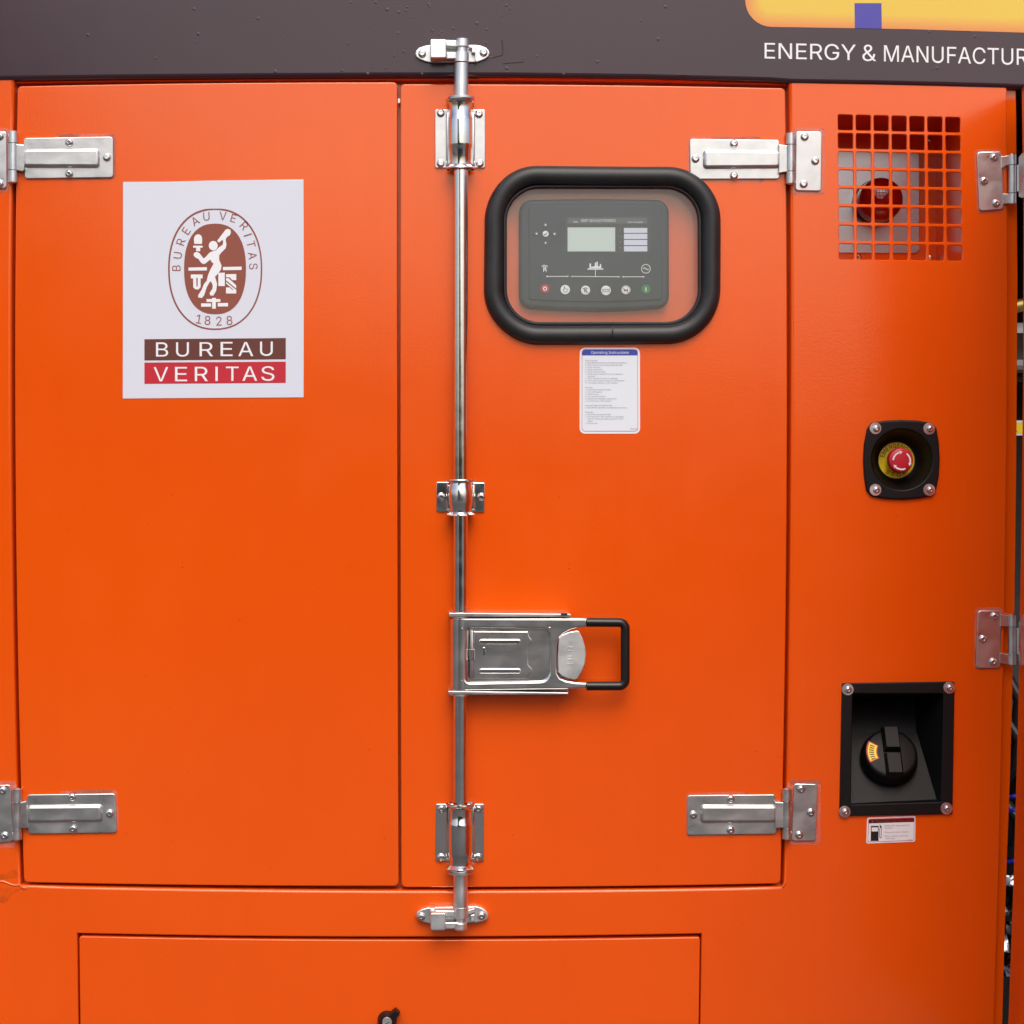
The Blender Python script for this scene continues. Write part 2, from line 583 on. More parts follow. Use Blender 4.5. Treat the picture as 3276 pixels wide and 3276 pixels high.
# protective film left round the hinges
m = bpy.data.materials.new('clear_film'); m.use_nodes = True; nt = m.node_tree; nt.nodes.clear()
out = nt.nodes.new('ShaderNodeOutputMaterial'); tr = nt.nodes.new('ShaderNodeBsdfTransparent'); pb = nt.nodes.new('ShaderNodeBsdfPrincipled'); mx = nt.nodes.new('ShaderNodeMixShader')
pb.inputs['Base Color'].default_value = (.58, .50, .49, 1); pb.inputs['Roughness'].default_value = .25
fn_ = noise(nt, 60, 4, .6); fr_ = ramp(nt, fn_, 'Fac', .3, .7, (.05, .05, .05, 1), (.30, .30, .30, 1))
nt.links.new(fr_.outputs['Color'], mx.inputs['Fac']); nt.links.new(tr.outputs[0], mx.inputs[1]); nt.links.new(pb.outputs[0], mx.inputs[2]); nt.links.new(mx.outputs[0], out.inputs['Surface'])
M['film'] = m
m = bpy.data.materials.new('body_filler_smear'); m.use_nodes = True; nt = m.node_tree; nt.nodes.clear()
out = nt.nodes.new('ShaderNodeOutputMaterial'); tr = nt.nodes.new('ShaderNodeBsdfTransparent'); pb = nt.nodes.new('ShaderNodeBsdfPrincipled'); mx = nt.nodes.new('ShaderNodeMixShader')
pb.inputs['Base Color'].default_value = (.35, .10, .01, 1); pb.inputs['Roughness'].default_value = .4
fn_ = noise(nt, 40, 5, .65); fr_ = ramp(nt, fn_, 'Fac', .38, .62, (0, 0, 0, 1), (.28, .28, .28, 1))
nt.links.new(fr_.outputs['Color'], mx.inputs['Fac']); nt.links.new(tr.outputs[0], mx.inputs[1]); nt.links.new(pb.outputs[0], mx.inputs[2]); nt.links.new(mx.outputs[0], out.inputs['Surface'])
M['smear'] = m
# logo field: printed fade from peach rim to yellow
m, nt, p = nodes('logo_fade_print')
tc = nt.nodes.new('ShaderNodeTexCoord'); sx = nt.nodes.new('ShaderNodeSeparateXYZ')
link(nt, tc, 'Object', sx, 'Vector')
LOGO = (m, nt, p, sx)
M['logo'] = m

# ------------------------------------------------------------------ ground, and an added unseen wall shaped for the reflections
def struct(o):
    o['kind'] = 'structure'; return o
g = MB(); g.add([(-60, -60, 0), (60, -60, 0), (60, 60, 0), (-60, 60, 0)], [(0, 1, 2, 3)])
struct(g.obj('ground', M['concrete'], smooth=0))
b = MB()
prof = [(-8, 0), (6.5, 0), (6.5, 2.2), (3, 2.35), (0.5, 2.6), (-2, 3.3), (-3.4, 4.2), (-4.2, 6.0), (-8, 7.0)]  # outline of the added wall, stepped to set where reflected sky begins
fr_ = [Vector((x, -15.0, z)) for x, z in prof]; bk_ = [Vector((x, -15.6, z)) for x, z in prof]
n = len(prof); b.add(fr_ + bk_, [tuple(range(n)), tuple(range(n, 2 * n))[::-1]] + [(i, (i + 1) % n, n + (i + 1) % n, n + i) for i in range(n)])
struct(b.obj('reflection_wall', M['wallgrey'], smooth=0))

# ------------------------------------------------------------------ cabinet
cab = thing('generator_cabinet', 'large orange sheet metal generator cabinet with brown roof band and hinged doors', 'cabinet', (CX, .45, 0))

# front frame sheet with openings
L_DOOR = [(56, 276), (1271, 263), (1275.5, 2835), (76, 2823)]
R_DOOR = [(1281.5, 269), (2512, 282), (2497.6, 2827), (1284, 2839)]
FR_TL, FR_TR, FR_BR, FR_BL = (45, 258), (2524, 264), (2507, 2836), (66, 2831)
door_open = bow([FR_TL, FR_TR, FR_BR, FR_BL])
# bottom rim follows the two doors
HATCH = [(253, 2995), (2240, 2998), (2225, 3800), (268, 3800)]
hatch_open = bow([(247, 2986), (2244.5, 2987), (2229, 3808), (263, 3808)])
ZG = zoom(2620, 330, .3395)
def gcell(c, r):
    # corners of the grille field
    a, b2, d, e = ZG(180, 108), ZG(1328, 135), ZG(190, 1470), ZG(1348, 1485)
    def at(u, v):
        x = (a[0] * (1 - u) + b2[0] * u) * (1 - v) + (d[0] * (1 - u) + e[0] * u) * v
        y = (a[1] * (1 - u) + b2[1] * u) * (1 - v) + (d[1] * (1 - u) + e[1] * u) * v
        return x, y
    pu = 169.0 / 1151; wu = 139.0 / 1151; pv = 174.0 / 1362; wv = 144.0 / 1362
    u0 = c * pu; v0 = r * pv
    q = [at(u0, v0), at(u0 + wu, v0), at(u0 + wu, v0 + wv), at(u0, v0 + wv)]
    return rnd(q, 5, 2)
ZE = zoom(2700, 1300, .20704)
ZF = zoom(2650, 2150, .32402)
estop_hole = circ(2886.3, 1470, 99, n=40)
fill_hole = ZF([(225, 200), (1145, 205), (1125, 1295), (212, 1320)])
def swell(pl, d):
    return offs(pl, -d if area2(pl) > 0 else d)
door_out, hatch_out = swell(door_open, 10), swell(hatch_open, 4)
holes = [door_out, hatch_out, estop_hole, fill_hole] + [gcell(c, r) for r in range(8) for c in range(7)]
fo = [(-620, 240), (3220, 240), (3224, 900), (3221, 1400), (3214, 1950), (3203, 2456), (3195, 2800), (3180, 3276), (3160, 3870), (-620, 3870)]
f = MB(); f.plate(fo, 0.0, .0025, .0012, holes=holes, seg=1, bevs={1: 0, 2: 0})
frame = f.obj('front_frame', M['orange'], cab)
# rounded rim of the two openings (folded returns)
for nm, lp, lo_, rad, dp in (('door_rebate', door_open, door_out, .0055, .031), ('hatch_rebate', hatch_open, hatch_out, .0024, .04)):
    r_ = MB(); qi = [W(x, y, 0) for x, y in lp]; qo = [W(x, y, 0) for x, y in lo_]
    n = len(qi); vs = []; fs = []
    for k in range(6):
        t = k / 5 * pi / 2
        vs += [o_ + (i_ - o_) * sin(t) + Vector((0, rad * (1 - cos(t)), 0)) for o_, i_ in zip(qo, qi)]
    vs += [Vector((v.x, dp, v.z)) for v in qi]
    fs = [(k * n + i, k * n + (i + 1) % n, (k + 1) * n + (i + 1) % n, (k + 1) * n + i) for k in range(6) for i in range(n)]
    r_.add(vs, fs); r_.obj(nm, M['orange'], cab, smooth=40)
# board behind the doors, carries the controller; board behind the hatch
f = MB(); f.plate(rect(0, 220, 2560, 2880), .032, .035); f.obj('inner_board', M['orange'], cab)
f = MB(); f.plate(rect(225, 2950, 2270, 3840), .041, .044); f.obj('hatch_board', M['orange'], cab)

# right edge: set-back lip
f = MB(); f.plate([(3120, 280), (3251, 286), (3256, 900), (3252, 1500), (3246, 1950), (3233, 2456), (3220, 2810), (3207, 3276), (3190, 3870), (3120, 3870)], .012, .016, .0015, seg=1)
lip = f.obj('edge_lip', M['orange'], cab)
# welded corner and filler marks at the lower left
f = MB()
wp = []
for i in range(13):
    t = i / 12
    x = -60 + t * 124; y = 2820 + 5 * sin(t * 9) + t * 8
    wp.append(W(x, y, .0006))
f.tube(wp, .0020, 8)
f.obj('weld_bead', M['orange'], cab)
f = MB(); f.tube([W(64, 2829, -.0003), W(66, 2834, -.0008), W(72, 2840, -.0006), W(84, 2841, -.0003)], .002, 8); f.obj('weld_bead', M['orange'], cab)
f = MB(); f.tube([W(2502, 2838, -.0003), W(2508, 2832, -.0008), W(2511, 2820, -.0003)], .002, 8); f.obj('weld_bead', M['orange'], cab)

for q in ([(-40, 2798), (20, 2795), (38, 2778), (56, 2785), (60, 2806), (20, 2814), (-40, 2816)], [(-40, 2842), (40, 2842), (66, 2846), (40, 2862), (24, 2884), (10, 2890), (-40, 2880)]):
    f = MB(); f.flat(q, -.0003); f.obj('filler_smear', M['smear'], cab, smooth=0)
# doors
ldoor = MB(); ldoor.plate(bow(rnd(L_DOOR, [13, 13, 16, 16], 4)), 0.0, .024, .0016)
ldo = ldoor.obj('door', M['orange'], cab)
G_C = [(1580, 562), (2271, 562), (2274, 1070), (1580, 1070)]    # gasket centre line
win = rnd([(1592, 574), (2259, 574), (2262, 1058), (1592, 1058)], 125, 10)
rdoor = MB(); rdoor.plate(bow(rnd(R_DOOR, [13, 13, 16, 16], 4)), 0.0, .024, .0016, holes=[win])
rdo = rdoor.obj('door', M['orange'], cab)
f = MB(); f.plate(rect(1273, 315, 1280, 329, 2), .010, .016); f.obj('gap_clip', M['steel'], cab)
# black rubber window seal
g = MB()
cl = rnd([(1581, 561), (2273, 563), (2275, 1071), (1580, 1071)], 142, 14)
def ease(pts, step=40):
    out = []
    for i in range(len(pts)):
        a, b2 = pts[i], pts[(i + 1) % len(pts)]
        m = max(1, int(math.hypot(b2[0] - a[0], b2[1] - a[1]) / step))
        out += [(a[0] + (b2[0] - a[0]) * j / m, a[1] + (b2[1] - a[1]) * j / m) for j in range(m)]
    return out
cl = ease(bow(cl))
wob = [(x + 1.5 * sin(i * .37), y + 1.4 * cos(i * .29)) for i, (x, y) in enumerate(cl)]
g.tube([W(x, y, -.003) for x, y in wob], 30.5 / K, 20, closed=True, flat=.85)
g.obj('window_seal', M['rubber'], rdo)
g = MB()
il = ease(rnd([(1615, 596), (2239, 597), (2240, 1036), (1615, 1036)], 110, 14))
g.tube([W(x, y, .001) for x, y in il], 6.5 / K, 10, closed=True)
g.obj('seal_lip', M['rubber'], rdo)
g = MB(); g.plate(rnd([(1600, 584), (2252, 584), (2254, 1050), (1600, 1050)], 120, 10), .004, .0075)
g.obj('window_pane', M['glass'], rdo)
# gap seam of the rubber at the bottom
g = MB(); g.tube([W(1959, 1046, -.0115), W(1960, 1060, -.0165), W(1959, 1075, -.0165), W(1960, 1090, -.0115)], .0011, 6)
g.obj('seal_joint', M['gloss_black'], rdo)

hd = MB(); hd.plate(bow(rnd(HATCH, [8, 8, 8, 8], 4)), 0.0, .022, .0016)
hatch = hd.obj('access_hatch', M['orange'], cab)

# roof band above the doors
def band(y0):
    pass
fb = [(-620, 262), (0, 257), (400, 252), (820, 248.5), (1240, 246), (1640, 246), (2050, 251), (2460, 261)]
fb2 = [(2536, 266.5), (2800, 271), (3010, 276), (3276, 283), (3700, 296), (4700, 330)]
f = MB(); f.plate([(-620, -360)] + [(4700, -360)] + fb2[::-1] + fb[::-1], -.004, .30, .0075, seg=4)
fas = f.obj('roof_band', M['brown'], cab)
# orange folded edge just below the band
f = MB(); f.plate([(x, y - 6) for x, y in fb] + [(2520, 258)] + [(x, y) for x, y in [(2520, 271), (2460, 269.5), (2050, 261), (1640, 256), (1240, 255.5), (820, 257), (400, 260), (45, 265), (-620, 268)]], .010, .05, .001, seg=1)
f.obj('header_fold', M['orange'], cab)
# logo field, lettering, film creases
lg = bow(rnd([(2383, -340), (4300, -340), (4300, 140), (2385, 80)], [0, 0, 0, 80], 8))
lgp = [(2384, -340), (4300, -340), (4300, 140), (3276, 104.5), (2900, 93), (2470, 86)] + [(2470 - 86 * sin(t), 0 + 86 * cos(t)) for t in [i * pi / 2 / 8 for i in range(1, 9)]]
f = MB(); f.flat(lgp, -.0046); lo = f.obj('logo_field', M['logo'], fas, smooth=0)
m, nt, p, sxyz = LOGO
c0 = ORG[lo.name]
def edge(outp, ref, sign, wdt):
    a = nt.nodes.new('ShaderNodeMath'); a.operation = 'SUBTRACT'
    nt.links.new(sxyz.outputs[outp], a.inputs[0]); a.inputs[1].default_value = ref
    mlt = nt.nodes.new('ShaderNodeMath'); mlt.operation = 'MULTIPLY'; mlt.inputs[1].default_value = sign / wdt; mlt.use_clamp = True
    nt.links.new(a.outputs[0], mlt.inputs[0]); return mlt
# the fade follows the lower and the left rim of the field; the lower rim drops to the right
tl = nt.nodes.new('ShaderNodeMath'); tl.operation = 'MULTIPLY_ADD'; tl.inputs[1].default_value = .026
nt.links.new(sxyz.outputs['X'], tl.inputs[0]); nt.links.new(sxyz.outputs['Z'], tl.inputs[2])
ref_z = W(2600, 89, 0).z - c0.z + .026 * (W(2600, 89, 0).x - c0.x)
a = nt.nodes.new('ShaderNodeMath'); a.operation = 'SUBTRACT'; nt.links.new(tl.outputs[0], a.inputs[0]); a.inputs[1].default_value = ref_z
e1 = nt.nodes.new('ShaderNodeMath'); e1.operation = 'MULTIPLY'; e1.inputs[1].default_value = K / 62; e1.use_clamp = True; nt.links.new(a.outputs[0], e1.inputs[0])
e2 = edge('X', W(2384, 0, 0).x - c0.x, 1, 70 / K)
mn = nt.nodes.new('ShaderNodeMath'); mn.operation = 'MULTIPLY'; nt.links.new(e1.outputs[0], mn.inputs[0]); nt.links.new(e2.outputs[0], mn.inputs[1])
rp = ramp(nt, mn, 0, 0.0, .75, S(226, 138, 78), S(228, 192, 72))
nt.links.new(rp.outputs['Color'], p.inputs['Base Color']); p.inputs['Roughness'].default_value = .3
bumps(nt, p, [(noise(nt, 45, 2, .5), .12, .003)])
f = MB(); f.flat([(2734, 10), (2820, 10), (2821, 92), (2735, 90)], -.0050); f.obj('logo_block', M['purple'], fas, smooth=0)
for s_, x0, x1, yt, yb, sk in (('ENERGY', 2446, 2738, 137, 187, .020), ('&', 2759, 2803, 143, 194.5, .02), ('MANUFACTURING', 2828, 3412, 144.5, 196.5, .0255)):
    f = MB(); fit(f, s_, x0, x1, yt, yb, -.0046, bold=.004, skew=sk); f.obj('lettering', M['white'], fas, smooth=0)
for pts in ([(1608, 203), (1630, 200), (1655, 199), (1676, 196)], [(1606, 128), (1609, 160), (1607, 176)], [(2170, 240), (2190, 238.5), (2206, 240.5)], [(1575, 184), (1592, 179), (1606, 176)]):
    f = MB(); f.tube([W(x, y, -.0043) for x, y in pts], .0011, 6); f.obj('film_crease', M['brown'], fas)
bl = MB()
for i in range(120):
    cx_ = random.choice([random.uniform(1040, 1640), random.uniform(0, 3276), random.uniform(2950, 3276)])
    cy_ = random.uniform(4, 238)
    if 2380 < cx_ < 3276 and cy_ < 100 and random.random() < .5: continue
    if 2380 < cx_ and 120 < cy_ < 215: continue
    r_ = random.uniform(.0005, .0016)
    bl.lathe(W(cx_, cy_, -.0040), (0, -1, 0), [(0, r_ * 2), (r_ * .12, r_ * 1.4), (r_ * .2, r_ * .6)], 8, cap0=False)
bo = bl.obj('film_blister', M['brown'], fas); bo['kind'] = 'stuff'

# body shell behind the front
X0, X1 = W(-620, 0).x, W(4700, 0).x
ZT = W(0, -360).z
sh = MB(); sh.box((X0, .012, .16), (X0 + .003, 1.05, ZT - .06)); sh.obj('side_panel', M['orange'], cab)
sh = MB(); sh.box((X1 - .003, .012, .16), (X1, 1.05, ZT - .06)); sh.obj('side_panel', M['orange'], cab)
sh = MB(); sh.box((X0, 1.05, .16), (X1, 1.053, ZT - .06)); sh.obj('back_panel', M['orange'], cab)
sh = MB(); sh.box((X0, .32, ZT - .058), (X1, 1.06, ZT)); sh.obj('roof_panel', M['brown'], cab)
sh = MB(); sh.box((X0 + .05, .03, 0), (X1 - .05, 1.04, .155)); sh.obj('base_skid', M['dark_grey'], cab)
xr = W(3222, 0).x
sh = MB(); sh.box((xr, .0, .16), (X1, .03, W(0, 3420).z)); sh.obj('sill_panel', M['orange'], cab)
sh = MB(); sh.box((xr - .02, 1.02, .16), (X1 - .01, 1.03, ZT - .07)); sh.obj('foam_lining', M['dark'], cab)
sh = MB(); sh.box((xr - .035, .05, .16), (xr - .03, 1.02, ZT - .07)); sh.obj('inner_partition', M['dark'], cab)
sh = MB(); sh.box((xr - .02, .05, .165), (X1 - .01, 1.02, .18)); sh.obj('inner_floor', M['dark_grey'], cab)

# open door at the far right, swung out square to the front
de = [(3269, 284), (3274, 700), (3273, 1200), (3268, 1700), (3257, 2300), (3243, 2800), (3226, 3276), (3215, 3420)]
o_ = MB(); vs = []; fs = []
for sx_, sy_ in de:
    p0 = W(sx_, sy_, -.030)
    for dx, yy in ((0, -.030), (-.085, -.72), (-.057, -.726), (.028, -.034)):
        vs.append((p0.x + dx, yy, p0.z))
for k in range(len(de) - 1):
    for i in range(4):
        j = (i + 1) % 4
        fs.append((k * 4 + i, k * 4 + j, k * 4 + 4 + j, k * 4 + 4 + i))
fs += [(0, 1, 2, 3), tuple(len(vs) - 4 + i for i in range(4))[::-1]]
o_.add(vs, fs); od = o_.obj('door', M['orange'], cab, smooth=0)
od['label'] = 'orange door swung open at the far right edge'

# pocket behind the grille
def wallquad(name, pts, mat, par):
    q = MB(); q.add(pts, [tuple(range(len(pts)))]); return q.obj(name, mat, par, smooth=0)
bx0, bx1 = W(2640, 0).x, W(3078, 0).x
bz1, bz0 = W(0, 352).z, W(0, 852).z
BD = .18
sh = MB()
sh.box((bx0 - .002, .003, bz0), (bx0, BD, bz1)); sh.box((bx1, .003, bz0), (bx1 + .002, BD, bz1))
sh.box((bx0 - .002, .003, bz1), (bx1 + .002, BD, bz1 + .002)); sh.box((bx0 - .002, .003, bz0 - .002), (bx1 + .002, BD, bz0))
sh.box((bx0 - .002, BD, bz0 - .002), (bx1 + .002, BD + .002, bz1 + .002))
sh.obj('beacon_recess', M['orange'], cab)

# ------------------------------------------------------------------ screws (shared mesh)
def screw_mesh(name, r, h, mat, n=20):
    B = MB()
    B.lathe((0, 0, 0), (0, -1, 0), [(0, r), (h * .25, r * .99), (h * .6, r * .88), (h * .88, r * .68), (h, r * .50)], n, cap0=True, cap1=False)
    # hexagonal socket
    k = len(B.v) - n
    hx = []
    for i in range(n):
        t = 2 * pi * i / n
        a = (t % (pi / 3)) - pi / 6
        rr = r * .40 / cos(a) * .95
        hx.append(Vector((rr * cos(t), -h * .98, rr * sin(t))))
    # lathe vertex order uses u = x, v = axis x u
    hx = [Vector((h_.x, h_.y, h_.z)) for h_ in hx]
    base = len(B.v)
    ring = []
    for i in range(n):
        t = 2 * pi * i / n
        u = Vector((1, 0, 0)); v = Vector((0, -1, 0)).cross(u)
        a = (t % (pi / 3)) - pi / 6
        rr = r * .40 / cos(a) * .95
        ring.append((u * cos(t) + v * sin(t)) * rr)
    B.v += [q + Vector((0, -h * .98, 0)) for q in ring] + [q * .96 + Vector((0, -h * .35, 0)) for q in ring]
    for i in range(n):
        j = (i + 1) % n
        B.f.append((k + i, k + j, base + j, base + i))
        B.f.append((base + i, base + j, base + n + j, base + n + i))
    B.f.append(tuple(base + n + i for i in range(n)))
    me = bpy.data.meshes.new(name); me.from_pydata(B.v, [], B.f)
    bm = bmesh.new(); bm.from_mesh(me); bmesh.ops.recalc_face_normals(bm, faces=bm.faces); bm.to_mesh(me); bm.free()
    me.materials.append(mat)
    me.polygons.foreach_set('use_smooth', [True] * len(me.polygons)); me.set_sharp_from_angle(angle=radians(38))
    return me
SCREW = screw_mesh('screw', 13.2 / K, .0042, M['bolt'])
SCREW_S = screw_mesh('small_screw', 11.0 / K, .0040, M['bolt'])
def wash_mesh():
    B = MB(); B.lathe((0, 0, 0), (0, -1, 0), [(0, 19.0 / K), (.0012, 19.0 / K), (.0017, 18.2 / K), (.0017, 9.0 / K)], 28, cap1=True)
    o = B.obj('washer', M['steel']); me = o.data; bpy.data.objects.remove(o); return me
WASH = wash_mesh()
def screw(sx_, sy_, y, parent, me=None, name='screw'):
    o = bpy.data.objects.new(name, me or SCREW); COL.objects.link(o)
    place(o, W(sx_, sy_, y), parent)
    o.rotation_euler = (random.uniform(-.03, .03), random.uniform(0, 6), random.uniform(-.03, .03))
    return o

# ------------------------------------------------------------------ strap hinges
def knuckle(B, x, y0, y1, yc, r=15.5):
    a, b2 = W(x, y0, yc), W(x, y1, yc)
    h = (b2 - a).length; R_ = r / K
    B.lathe(a, (b2 - a), [(0, R_ * .90), (.0006, R_), (h - .0006, R_), (h, R_ * .90)], 24)
def hinge(label, leaf, rib, screws, neck, kx, ky, fleaf, fscr, film, fold=None):
    t = thing('strap_hinge', label, 'hinge', W(kx, ky[-1][1], -.006), 'stainless strap hinges on the cabinet doors')
    f_ = MB(); f_.plate(rnd(film, 16, 4), -.0006, .0); f_.obj('film', M['film'], t, smooth=0)
    B = MB(); B.plate(rnd(leaf, 9, 4), -.0040, -.0010, .0010)
    B.plate(neck, -.0115, -.0012, .0012)
    lf = B.obj('door_leaf', M['steel'], t)
    B = MB(); B.plate(rnd(rib, 12, 4), -.0105, -.0040, .0050, seg=4); B.obj('raised_rib', M['steel'], t)
    for s_ in screws: screw(*s_, -.0040, t)
    B = MB(); knuckle(B, kx, *ky[1], -.0075); B.obj('knuckle', M['steel'], t)
    B = MB(); knuckle(B, kx, *ky[0], -.0075); B.obj('knuckle', M['steel'], t)
    B = MB(); knuckle(B, kx, *ky[2], -.0075); B.obj('knuckle', M['steel'], t)
    B = MB(); a = W(kx, ky[0][0] - 3, -.0075); b2 = W(kx, ky[2][1] + 3, -.0075)
    B.lathe(a, b2 - a, [(0, .0030), (.0012, .0048), ((b2 - a).length - .0012, .0048), ((b2 - a).length, .003)], 18); B.obj('hinge_pin', M['bolt'], t)
    B = MB(); B.plate(rnd(fleaf, 9, 4), -.0040, -.0010, .0010); B.obj('frame_leaf', M['steel'], t)
    B = MB(); B.plate(rnd([(min(q[0] for q in fleaf) - 12, min(q[1] for q in fleaf) - 10), (max(q[0] for q in fleaf) + 10, min(q[1] for q in fleaf) - 12), (max(q[0] for q in fleaf) + 8, max(q[1] for q in fleaf) + 14), (min(q[0] for q in fleaf) - 10, max(q[1] for q in fleaf) + 12)], 14, 4), -.0006, 0)
    B.obj('film', M['film'], t, smooth=0)
    for s_ in fscr: screw(*s_, -.0040, t)
    return t

z = zoom(0, 0, .42443)
hinge('steel strap hinge at the upper left, left of the white poster',
      z([(178, 1040), (850, 1030), (853, 1337), (186, 1346)]), z([(172, 1120), (748, 1116), (748, 1260), (172, 1258)]),
      [z(522, 1073), z(522, 1310), z(806, 1186)], z([(100, 1083), (182, 1090), (186, 1275), (172, 1292), (100, 1280)]),
      z(97, 0)[0], [z([(0, 990), (0, 1078)]), z([(0, 1080), (0, 1282)]), z([(0, 1285), (0, 1375)])] and [(420, 457.5), (458.5, 544), (545.5, 584)],
      [(-62, 424), (20, 420), (21, 602), (-60, 600)], [(-1, 436), (-36, 512), (-1, 588)],
      z([(400, 1012), (870, 1005), (875, 1350), (450, 1362)]))
z1 = zoom(0, 2456, .42443)
hinge('steel strap hinge at the lower left corner of the left door',
      z1([(203, 203), (868, 195), (880, 490), (213, 500)]), z1([(202, 286), (768, 280), (770, 412), (204, 418)]),
      [z1(543, 222), z1(552, 460), z1(828, 345)], z1([(120, 268), (200, 250), (214, 455), (120, 460)]),
      z1(130, 0)[0], [(2523, 2565), (2566, 2651), (2652, 2686)],
      [(-54, 2515), (33, 2510), (42, 2692), (-46, 2700)], [(8.5, 2529), (-24, 2604), (15, 2674)],
      z1([(440, 175), (885, 165), (898, 470), (500, 508)]))
z2 = zoom(1640, 0, .42443); z3 = zoom(2456, 0, .42443)
hinge('steel strap hinge at the upper right, overlapping the rubber window seal',
      [z2(1335, 1047), z3(88, 1054), z3(90, 1348), z2(1340, 1350)], [z2(1438, 1124), z3(98, 1130), z3(98, 1264), z2(1438, 1268)],
      [z2(1668, 1083), z2(1668, 1325), z2(1378, 1197)], z3([(84, 1088), (172, 1098), (172, 1290), (84, 1306)]),
      z3(172, 0)[0], [(426, 462.5), (464, 547.5), (549, 588)],
      [(2547, 420), (2629, 421), (2627, 611), (2545, 609)], [(2574, 438), (2608, 515), (2571, 589)],
      [z2(1318, 1030), z2(1880, 1030), z2(1900, 1378), z2(1325, 1372)])
z4 = zoom(1640, 2456, .42443); z5 = zoom(2456, 2456, .42443)
hinge('steel strap hinge at the lower right corner of the right door',
      [z4(1318, 208), z5(60, 202), z5(66, 500), z4(1315, 508)], [z4(1420, 283), z5(70, 284), z5(70, 416), z4(1418, 420)],
      [z4(1645, 235), z4(1642, 470), z4(1362, 355)], z5([(56, 258), (142, 262), (142, 452), (56, 458)]),
      z5(145, 0)[0], [(2523, 2563), (2564.5, 2650), (2651.5, 2684)],
      [(2540, 2507), (2616, 2509), (2610, 2690), (2532, 2690)], [(2563, 2525), (2594, 2599.5), (2557, 2671.6)],
      [z4(1305, 192), z4(1780, 180), z4(1760, 508), z4(1310, 525)])

# two hinges of the open door at the far right edge
def jamb_hinge(label, z_, leaf, scr, ears, kx, kys, film):
    t = thing('jamb_hinge', label, 'hinge', W(kx, kys[2][1], -.006), 'hinges of the open door')
    B = MB(); B.plate(rnd(film, 14, 4), -.0006, 0); B.obj('film', M['film'], t, smooth=0)
    B = MB(); B.plate(rnd(leaf, 10, 4), -.0040, -.0010, .0012)
    for e in ears: B.plate(e, -.0058, -.0012, .0012)
    B.obj('frame_leaf', M['steel'], t)
    for s_ in scr: screw(*s_, -.0040, t)
    for (a, b2) in kys:
        B = MB(); knuckle(B, kx, a, b2, -.004, 13.5); B.obj('knuckle', M['steel'], t)
    B = MB(); a = W(kx, kys[0][0] - 3, -.004); b2 = W(kx, kys[2][1] + 3, -.004)
    B.lathe(a, b2 - a, [(0, .003), (.001, .0045), ((b2 - a).length - .001, .0045), ((b2 - a).length, .003)], 16); B.obj('hinge_pin', M['bolt'], t)
    # leaf on the open door, turned towards the viewer
    B = MB(); ya, yb_ = kys[1]
    kxw = W(kx, ya, -.004); xd = W(3268, (ya + yb_) / 2, -.03).x
    zt, zb = W(kx, ya + 2, -.004).z, W(kx, yb_ - 2, -.004).z
    path = [(kxw.x + .004, -.0165), (kxw.x + .0105, -.021), (xd - .0045, -.030), (xd - .0030, -.040), (xd - .0030, -.115)]
    th = .0024
    vs = []; fs = []
    for i, (x_, y_) in enumerate(path):
        grow = .0 if i < 2 else .014 if i > 2 else .010
        vs += [(x_, y_, zt + grow), (x_ + th, y_ + th * .4, zt + grow), (x_ + th, y_ + th * .4, zb - grow), (x_, y_, zb - grow)]
    for i in range(len(path) - 1):
        for k in range(4):
            l = (k + 1) % 4
            fs.append((i * 4 + k, i * 4 + l, i * 4 + 4 + l, i * 4 + 4 + k))
    fs += [(0, 1, 2, 3), tuple(len(vs) - 4 + i for i in range(4))]
    B.add(vs, fs); B.obj('door_leaf', M['steel'], t)
    return t
jamb_hinge('steel hinge on the far right edge beside the square hole grille', None,
           [ZG(1490, 458), ZG(1722, 455), ZG(1740, 1000), ZG(1512, 1015)], [ZG(1650, 513), ZG(1557, 735), ZG(1668, 945)],
           [ZG([(1715, 500), (1822, 488), (1822, 585), (1770, 585), (1715, 625)]), ZG([(1728, 850), (1822, 852), (1822, 945), (1735, 952)])],
           ZG(1824, 0)[0], [(495, 528), (529, 617.5), (618.5, 652)],
           [ZG(1462, 440), ZG(1712, 430), ZG(1745, 1030), ZG(1490, 1036)])
ZH = zoom(3080, 1900, 196 / 1352)
jamb_hinge('steel hinge on the far right edge, above the fuel filler', None,
           [ZH(335, 362), ZH(840, 368), ZH(830, 1640), ZH(292, 1640)], [ZH(697, 495), ZH(447, 995), ZH(668, 1500)],
           [ZH([(825, 440), (1090, 490), (1090, 720), (825, 720)]), ZH([(815, 1290), (1070, 1340), (1070, 1562), (815, 1540)])],
           ZH(1092, 0)[0], [(1968, 2003.5), (2005, 2092), (2093, 2127)],
           [ZH(265, 300), ZH(880, 290), ZH(830, 1665), ZH(250, 1665)])

# ------------------------------------------------------------------ locking bar
YR = -.0225
bar = thing('locking_bar', 'vertical steel locking rod with hinged lever handle and black grip', 'door lock', W(1473, 2905, YR))
def rodpart(name, x0, y0, x1, y1, r, mat, par, prof=None, n=28):
    a, b2 = W(x0, y0, YR), W(x1, y1, YR)
    h = (b2 - a).length; B = MB()
    B.lathe(a, b2 - a, prof(h) if prof else [(0, r / K), (h, r / K)], n); return B.obj(name, mat, par, smooth=22)
rodpart('rod', 1475, 316, 1473, 2790, 23, M['chrome'], bar)
rodpart('rod_end', 1476, 203, 1475, 316, 22.5, M['satin'], bar)
rodpart('rod_end', 1473, 2788, 1474, 2905, 22.5, M['satin'], bar)
rodpart('washer', 1475, 309, 1475, 320, 43, M['steel'], bar, lambda h: [(0, 38 / K), (.001, 43 / K), (h - .001, 43 / K), (h, 38 / K)])
